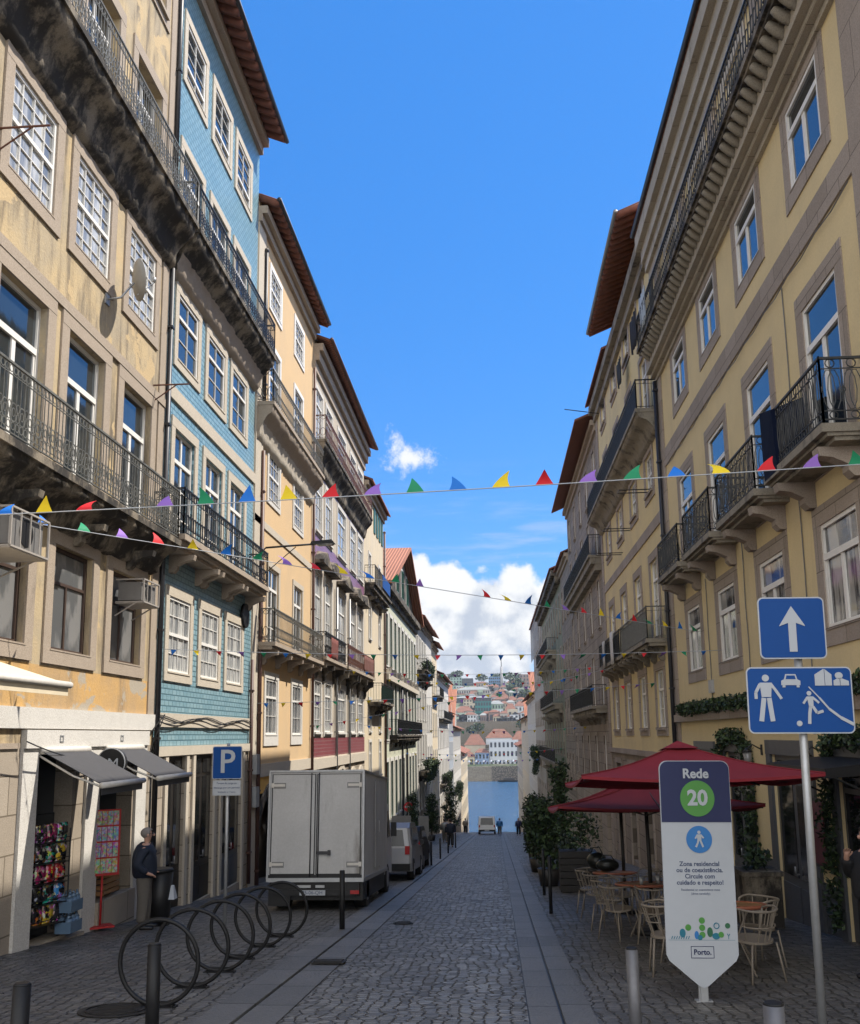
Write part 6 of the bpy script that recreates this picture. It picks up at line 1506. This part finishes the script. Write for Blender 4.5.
for o in COL.objects:
    if o.get('label') == 'small pale house of the dense far hillside': o['group'] = 'small houses of the far hillside'
t = root('mast', (PXf(503, 920), 920, PZf(685, 920)), 'thin tall mast rising above the skyline blocks', 'mast')
q = MB(); q.cyl((0, 0, -5), 1.5, PZf(668, 920)-PZf(685, 920)+5, 8, r2=1.2); q.build('shaft', FM['grey'], t); q = MB(); q.cyl((0, 0, PZf(668, 920)-PZf(685, 920)), .5, 14, 6, r2=.25); q.build('antenna', FM['grey'], t)
def ftree(px, py, Y, w, h, label):
    t = root('tree', (PXf(px, Y), Y, PZf(py, Y)), label, 'tree', 'trees on the far hill')
    q = MB(); q.cyl((0, 0, -3), .5, h*.6, 6, r2=.2); q.build('trunk', M['bark'], t)
    q = MB()
    for k in range(int(60*w*h/40)):
        d = Vector((random.gauss(0, 1), random.gauss(0, 1), random.gauss(0, 1))).normalized()*random.random()**.4; q.mi = random.choice((0, 1, 1, 2)); q.leaf((d.x*w/2, d.y*w/2, h*.6+d.z*h*.45), 1.5)
    q.build('crown', LEAF, t)
for a in ((478, 733, 660, 9, 7, 'dark round tree below the retaining wall, left'), (472, 734, 655, 7, 5, 'small dark tree at the left end of the retaining wall'), (512, 696, 850, 12, 10, 'bright broad tree right of the blue tower'), (518, 692, 870, 14, 12, 'large green tree near the right skyline block'),
          (507, 699, 845, 8, 7, 'low green tree under the mast'), (468, 695, 860, 7, 7, 'small tree in front of the dark skyline block'), (459, 679, 990, 12, 8, 'tree top over the grey green block'), (483, 683, 1000, 14, 8, 'tree top over the cream skyline row'), (511, 682, 1000, 16, 8, 'tree top right of the mast on the skyline'), (498, 683, 1010, 14, 9, 'tree top behind the blue tower'),
          (519, 684, 1000, 14, 9, 'tree top before the reddish block'), (455, 682, 1000, 14, 9, 'tree top at the far left of the skyline'), (525, 700, 800, 9, 8, 'green tree at the right edge of the far hillside'), (500, 699, 790, 6, 5, 'small tree between the orange roofs'), (520, 730, 662, 7, 6, 'dark tree below the retaining wall, right')): ftree(*a)
for i in range(9):
    px = 462+i*7.2; t = root('quay_parasol', (PXf(px, 606), 606, -19.), 'small white parasol of the row on the far quay', 'parasol', 'white parasols on the far quay')
    q = MB(); q.cyl((0, 0, 0), .08, 3, 6); q.build('pole', M['galv'], t); q = MB(); q.cyl((0, 0, 2.4), 2.2, 1.2, 8, r2=.1); q.build('canopy', M['signwhite'], t)
t = root('river_boat', (PXf(507, 588), 588, WZ), 'long dark flat boat moored at the far quay', 'boat')
q = MB(); q.hexa([(-5.5, -1, -.2), (5.5, -1, -.2), (5.5, 1, -.2), (-5.5, 1, -.2), (-7, -1.5, 1), (7, -1.5, 1.1), (7, 1.5, 1.1), (-7, 1.5, 1)]); q.build('hull', M['black'], t); q = MB(); q.box(-3, 3.5, -1, 1, 1, 2.3); q.build('cabin', M['darkw'], t)

# ================================================================== SKY, LIGHT, CAMERA
SUNDIR = Vector((1, .4, 1.5)).normalized()       # towards the sun
el = math.asin(SUNDIR.z); az = math.atan2(SUNDIR.x, SUNDIR.y)
w = bpy.data.worlds.new('World'); SC.world = w; w.use_nodes = True; nt = w.node_tree; bg = nt.nodes['Background']
sky = nt.nodes.new('ShaderNodeTexSky'); sky.sky_type = 'NISHITA'; sky.sun_disc = False; sky.sun_elevation = el; sky.sun_rotation = az
sky.air_density = 1.0; sky.dust_density = .25; sky.ozone_density = 3.0; sky.altitude = 50
def mth(op, *a):
    n = nt.nodes.new('ShaderNodeMath'); n.operation = op
    for i, x in enumerate(a):
        if isinstance(x, (int, float)): n.inputs[i].default_value = x
        else: nt.links.new(x, n.inputs[i])
    return n.outputs[0]
tc = nt.nodes.new('ShaderNodeTexCoord').outputs['Generated']; sp = nt.nodes.new('ShaderNodeSeparateXYZ'); nt.links.new(tc, sp.inputs[0])
dx, dy, dz = sp.outputs; AZ = mth('ARCTAN2', dx, dy); EL = mth('ARCSINE', dz)
def blobm(a0, e0, ra, re):
    u = mth('DIVIDE', mth('SUBTRACT', AZ, a0), ra); v = mth('DIVIDE', mth('SUBTRACT', EL, e0), re)
    return mth('SUBTRACT', 1., mth('SQRT', mth('ADD', mth('MULTIPLY', u, u), mth('MULTIPLY', v, v))))
def cl_noise(scale, det, rough=.6, vec=tc):
    n = nt.nodes.new('ShaderNodeTexNoise'); n.inputs['Scale'].default_value = scale; n.inputs['Detail'].default_value = det; n.inputs['Roughness'].default_value = rough; nt.links.new(vec, n.inputs['Vector']); return n.outputs[0]
R_ = math.radians
AE = lambda px, py: (math.atan((px-495.5)/950), math.atan((735-py)/950*math.cos(math.atan((px-495.5)/950))))
cl = None
for (px, py, rx, ry) in ((470, 645, 95, 84), (445, 600, 50, 42), (425, 610, 50, 50), (530, 625, 60, 52), (506, 618, 40, 50), (480, 606, 66, 48), (492, 596, 44, 34), (350, 660, 90, 60), (620, 650, 110, 60)):
    a, e = AE(px, py); bmk = blobm(a, e, rx/950, ry/950); cl = bmk if cl is None else mth('MAXIMUM', cl, bmk)
low = mth('SUBTRACT', .75, mth('DIVIDE', mth('ABSOLUTE', EL), .09))
cl = mth('MAXIMUM', cl, low)
behind = mth('SUBTRACT', mth('MULTIPLY', dy, -1.6), .45); cl = mth('MAXIMUM', cl, behind)  # unseen bright clouds behind the camera, added to whiten the ambient light
nz = cl_noise(22, 9, .62)
vr = nt.nodes.new('ShaderNodeTexVoronoi'); vr.feature = 'SMOOTH_F1'; vr.inputs['Scale'].default_value = 30; vr.inputs['Smoothness'].default_value = .3
vm = nt.nodes.new('ShaderNodeVectorMath'); vm.operation = 'MULTIPLY_ADD'; nn_ = nt.nodes.new('ShaderNodeTexNoise'); nn_.inputs['Scale'].default_value = 30; nn_.inputs['Detail'].default_value = 5; nt.links.new(tc, nn_.inputs['Vector'])
nt.links.new(nn_.outputs['Color'], vm.inputs[0]); vm.inputs[1].default_value = (.035,)*3; nt.links.new(tc, vm.inputs[2]); nt.links.new(vm.outputs[0], vr.inputs['Vector']); vd = vr.outputs['Distance']
dens = mth('ADD', mth('ADD', cl, mth('MULTIPLY', mth('SUBTRACT', nz, .5), 1.1)), mth('MULTIPLY', mth('SUBTRACT', .45, vd), .7))
mr = nt.nodes.new('ShaderNodeMapRange'); mr.interpolation_type = 'SMOOTHSTEP'; nt.links.new(dens, mr.inputs[0]); mr.inputs[1].default_value = .0; mr.inputs[2].default_value = .26
sa, se = AE(414, 450); sb, sf = AE(398, 438)
sml = mth('MAXIMUM', blobm(sa, se, 44/950, 20/950), blobm(sb, sf, 16/950, 24/950)); fz = cl_noise(55, 9, .68)
sd_ = mth('ADD', sml, mth('ADD', mth('MULTIPLY', mth('SUBTRACT', fz, .5), 2.2), mth('MULTIPLY', mth('SUBTRACT', nz, .5), 1.6)))
mr2 = nt.nodes.new('ShaderNodeMapRange'); mr2.interpolation_type = 'SMOOTHSTEP'; nt.links.new(mth('MULTIPLY', sd_, mth('GREATER_THAN', sml, -.6)), mr2.inputs[0]); mr2.inputs[1].default_value = .12; mr2.inputs[2].default_value = .95
small_ = mth('MULTIPLY', mr2.outputs[0], .95)
# thin wisps
mp = nt.nodes.new('ShaderNodeMapping'); nt.links.new(tc, mp.inputs['Vector']); mp.inputs['Scale'].default_value = (6, 6, 46)
ws = cl_noise(1.6, 6, .6, mp.outputs[0]); wr = nt.nodes.new('ShaderNodeMapRange'); wr.interpolation_type = 'SMOOTHSTEP'; nt.links.new(ws, wr.inputs[0]); wr.inputs[1].default_value = .48; wr.inputs[2].default_value = .75
band_ = mth('MAXIMUM', 0., mth('SUBTRACT', 1., mth('ABSOLUTE', mth('DIVIDE', mth('SUBTRACT', EL, .2), .09)))); wisp = mth('MULTIPLY', mth('MULTIPLY', wr.outputs[0], band_), .45)
# cloud shading: bright tops, blue grey bases
sh = cl_noise(34, 7, .6); e1 = mth('DIVIDE', mth('SUBTRACT', EL, .10), .075)
shv = mth('ADD', mth('ADD', mth('MULTIPLY', e1, .75), mth('MULTIPLY', mth('SUBTRACT', .4, vd), 1.6)), mth('MULTIPLY', mth('SUBTRACT', sh, .45), 2.6)); sr = nt.nodes.new('ShaderNodeMapRange'); sr.interpolation_type = 'SMOOTHSTEP'; nt.links.new(shv, sr.inputs[0]); sr.inputs[1].default_value = -.6; sr.inputs[2].default_value = .55
ccol = _mix(nt, _ramp(nt, mth('MULTIPLY', dy, -1.), .0, .25), _mix(nt, sr.outputs[0], CL_D, CL_L), CL_FILL)
hsv = nt.nodes.new('ShaderNodeHueSaturation'); nt.links.new(sky.outputs[0], hsv.inputs['Color']); hsv.inputs['Saturation'].default_value = SKY_SAT; hsv.inputs['Hue'].default_value = SKY_HUE; hsv.inputs['Value'].default_value = SKY_VAL
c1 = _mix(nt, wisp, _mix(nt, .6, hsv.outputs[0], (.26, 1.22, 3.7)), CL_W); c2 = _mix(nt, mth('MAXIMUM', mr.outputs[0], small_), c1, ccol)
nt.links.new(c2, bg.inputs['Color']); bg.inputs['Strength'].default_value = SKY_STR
ld = bpy.data.lights.new('sun', 'SUN'); ld.energy = SUN_E; ld.angle = R_(.5); ld.color = (1., .93, .82)
lo = bpy.data.objects.new('sun', ld); COL.objects.link(lo); lo.rotation_euler = SUNDIR.to_track_quat('Z', 'Y').to_euler(); lo.location = (30, 20, 60)

if HAZE:
    q = MB(); q.box(-1600, 1600, -60, 2600, -40, 75); hz_ = q.build('haze', None if False else M['black']); hz_.data.materials.clear()
    mh = bpy.data.materials.new('haze air'); mh.use_nodes = True; n_ = mh.node_tree; n_.nodes.remove(n_.nodes['Principled BSDF']); pv = n_.nodes.new('ShaderNodeVolumePrincipled'); pv.inputs['Density'].default_value = HAZE
    pv.inputs['Color'].default_value = (.75, .85, 1, 1); n_.links.new(pv.outputs[0], n_.nodes['Material Output'].inputs['Volume']); hz_.data.materials.append(mh); hz_['kind'] = 'stuff'

cam = bpy.data.cameras.new('camera'); co = bpy.data.objects.new('camera', cam); COL.objects.link(co); SC.camera = co
cam.sensor_fit = 'HORIZONTAL'; cam.sensor_width = 36; cam.lens = 950/860*36; cam.shift_y = 61/860; cam.clip_end = 6000; cam.clip_start = .05
f_ = 950.; dd = Vector((495.5-430, -(735-573), -f_)).normalized(); rr = R_(.8); up = Vector((-math.sin(rr), math.cos(rr), 0)); up.z = -(up.x*dd.x+up.y*dd.y)/dd.z; up.normalize(); xx = dd.cross(up)
Rm = Matrix((xx, dd, up))       # rows: world axes in camera space -> world = Rm @ cam
co.matrix_world = Rm.to_4x4()
SC.render.resolution_x = 860; SC.render.resolution_y = 1024
SC.render.engine = 'CYCLES'
SC.view_settings.view_transform = 'Standard'; SC.view_settings.look = 'None'; SC.view_settings.exposure = EXPO; SC.view_settings.gamma = 1; SC.view_settings.use_curve_mapping = False
SC.cycles.max_bounces = 6; SC.cycles.diffuse_bounces = 4
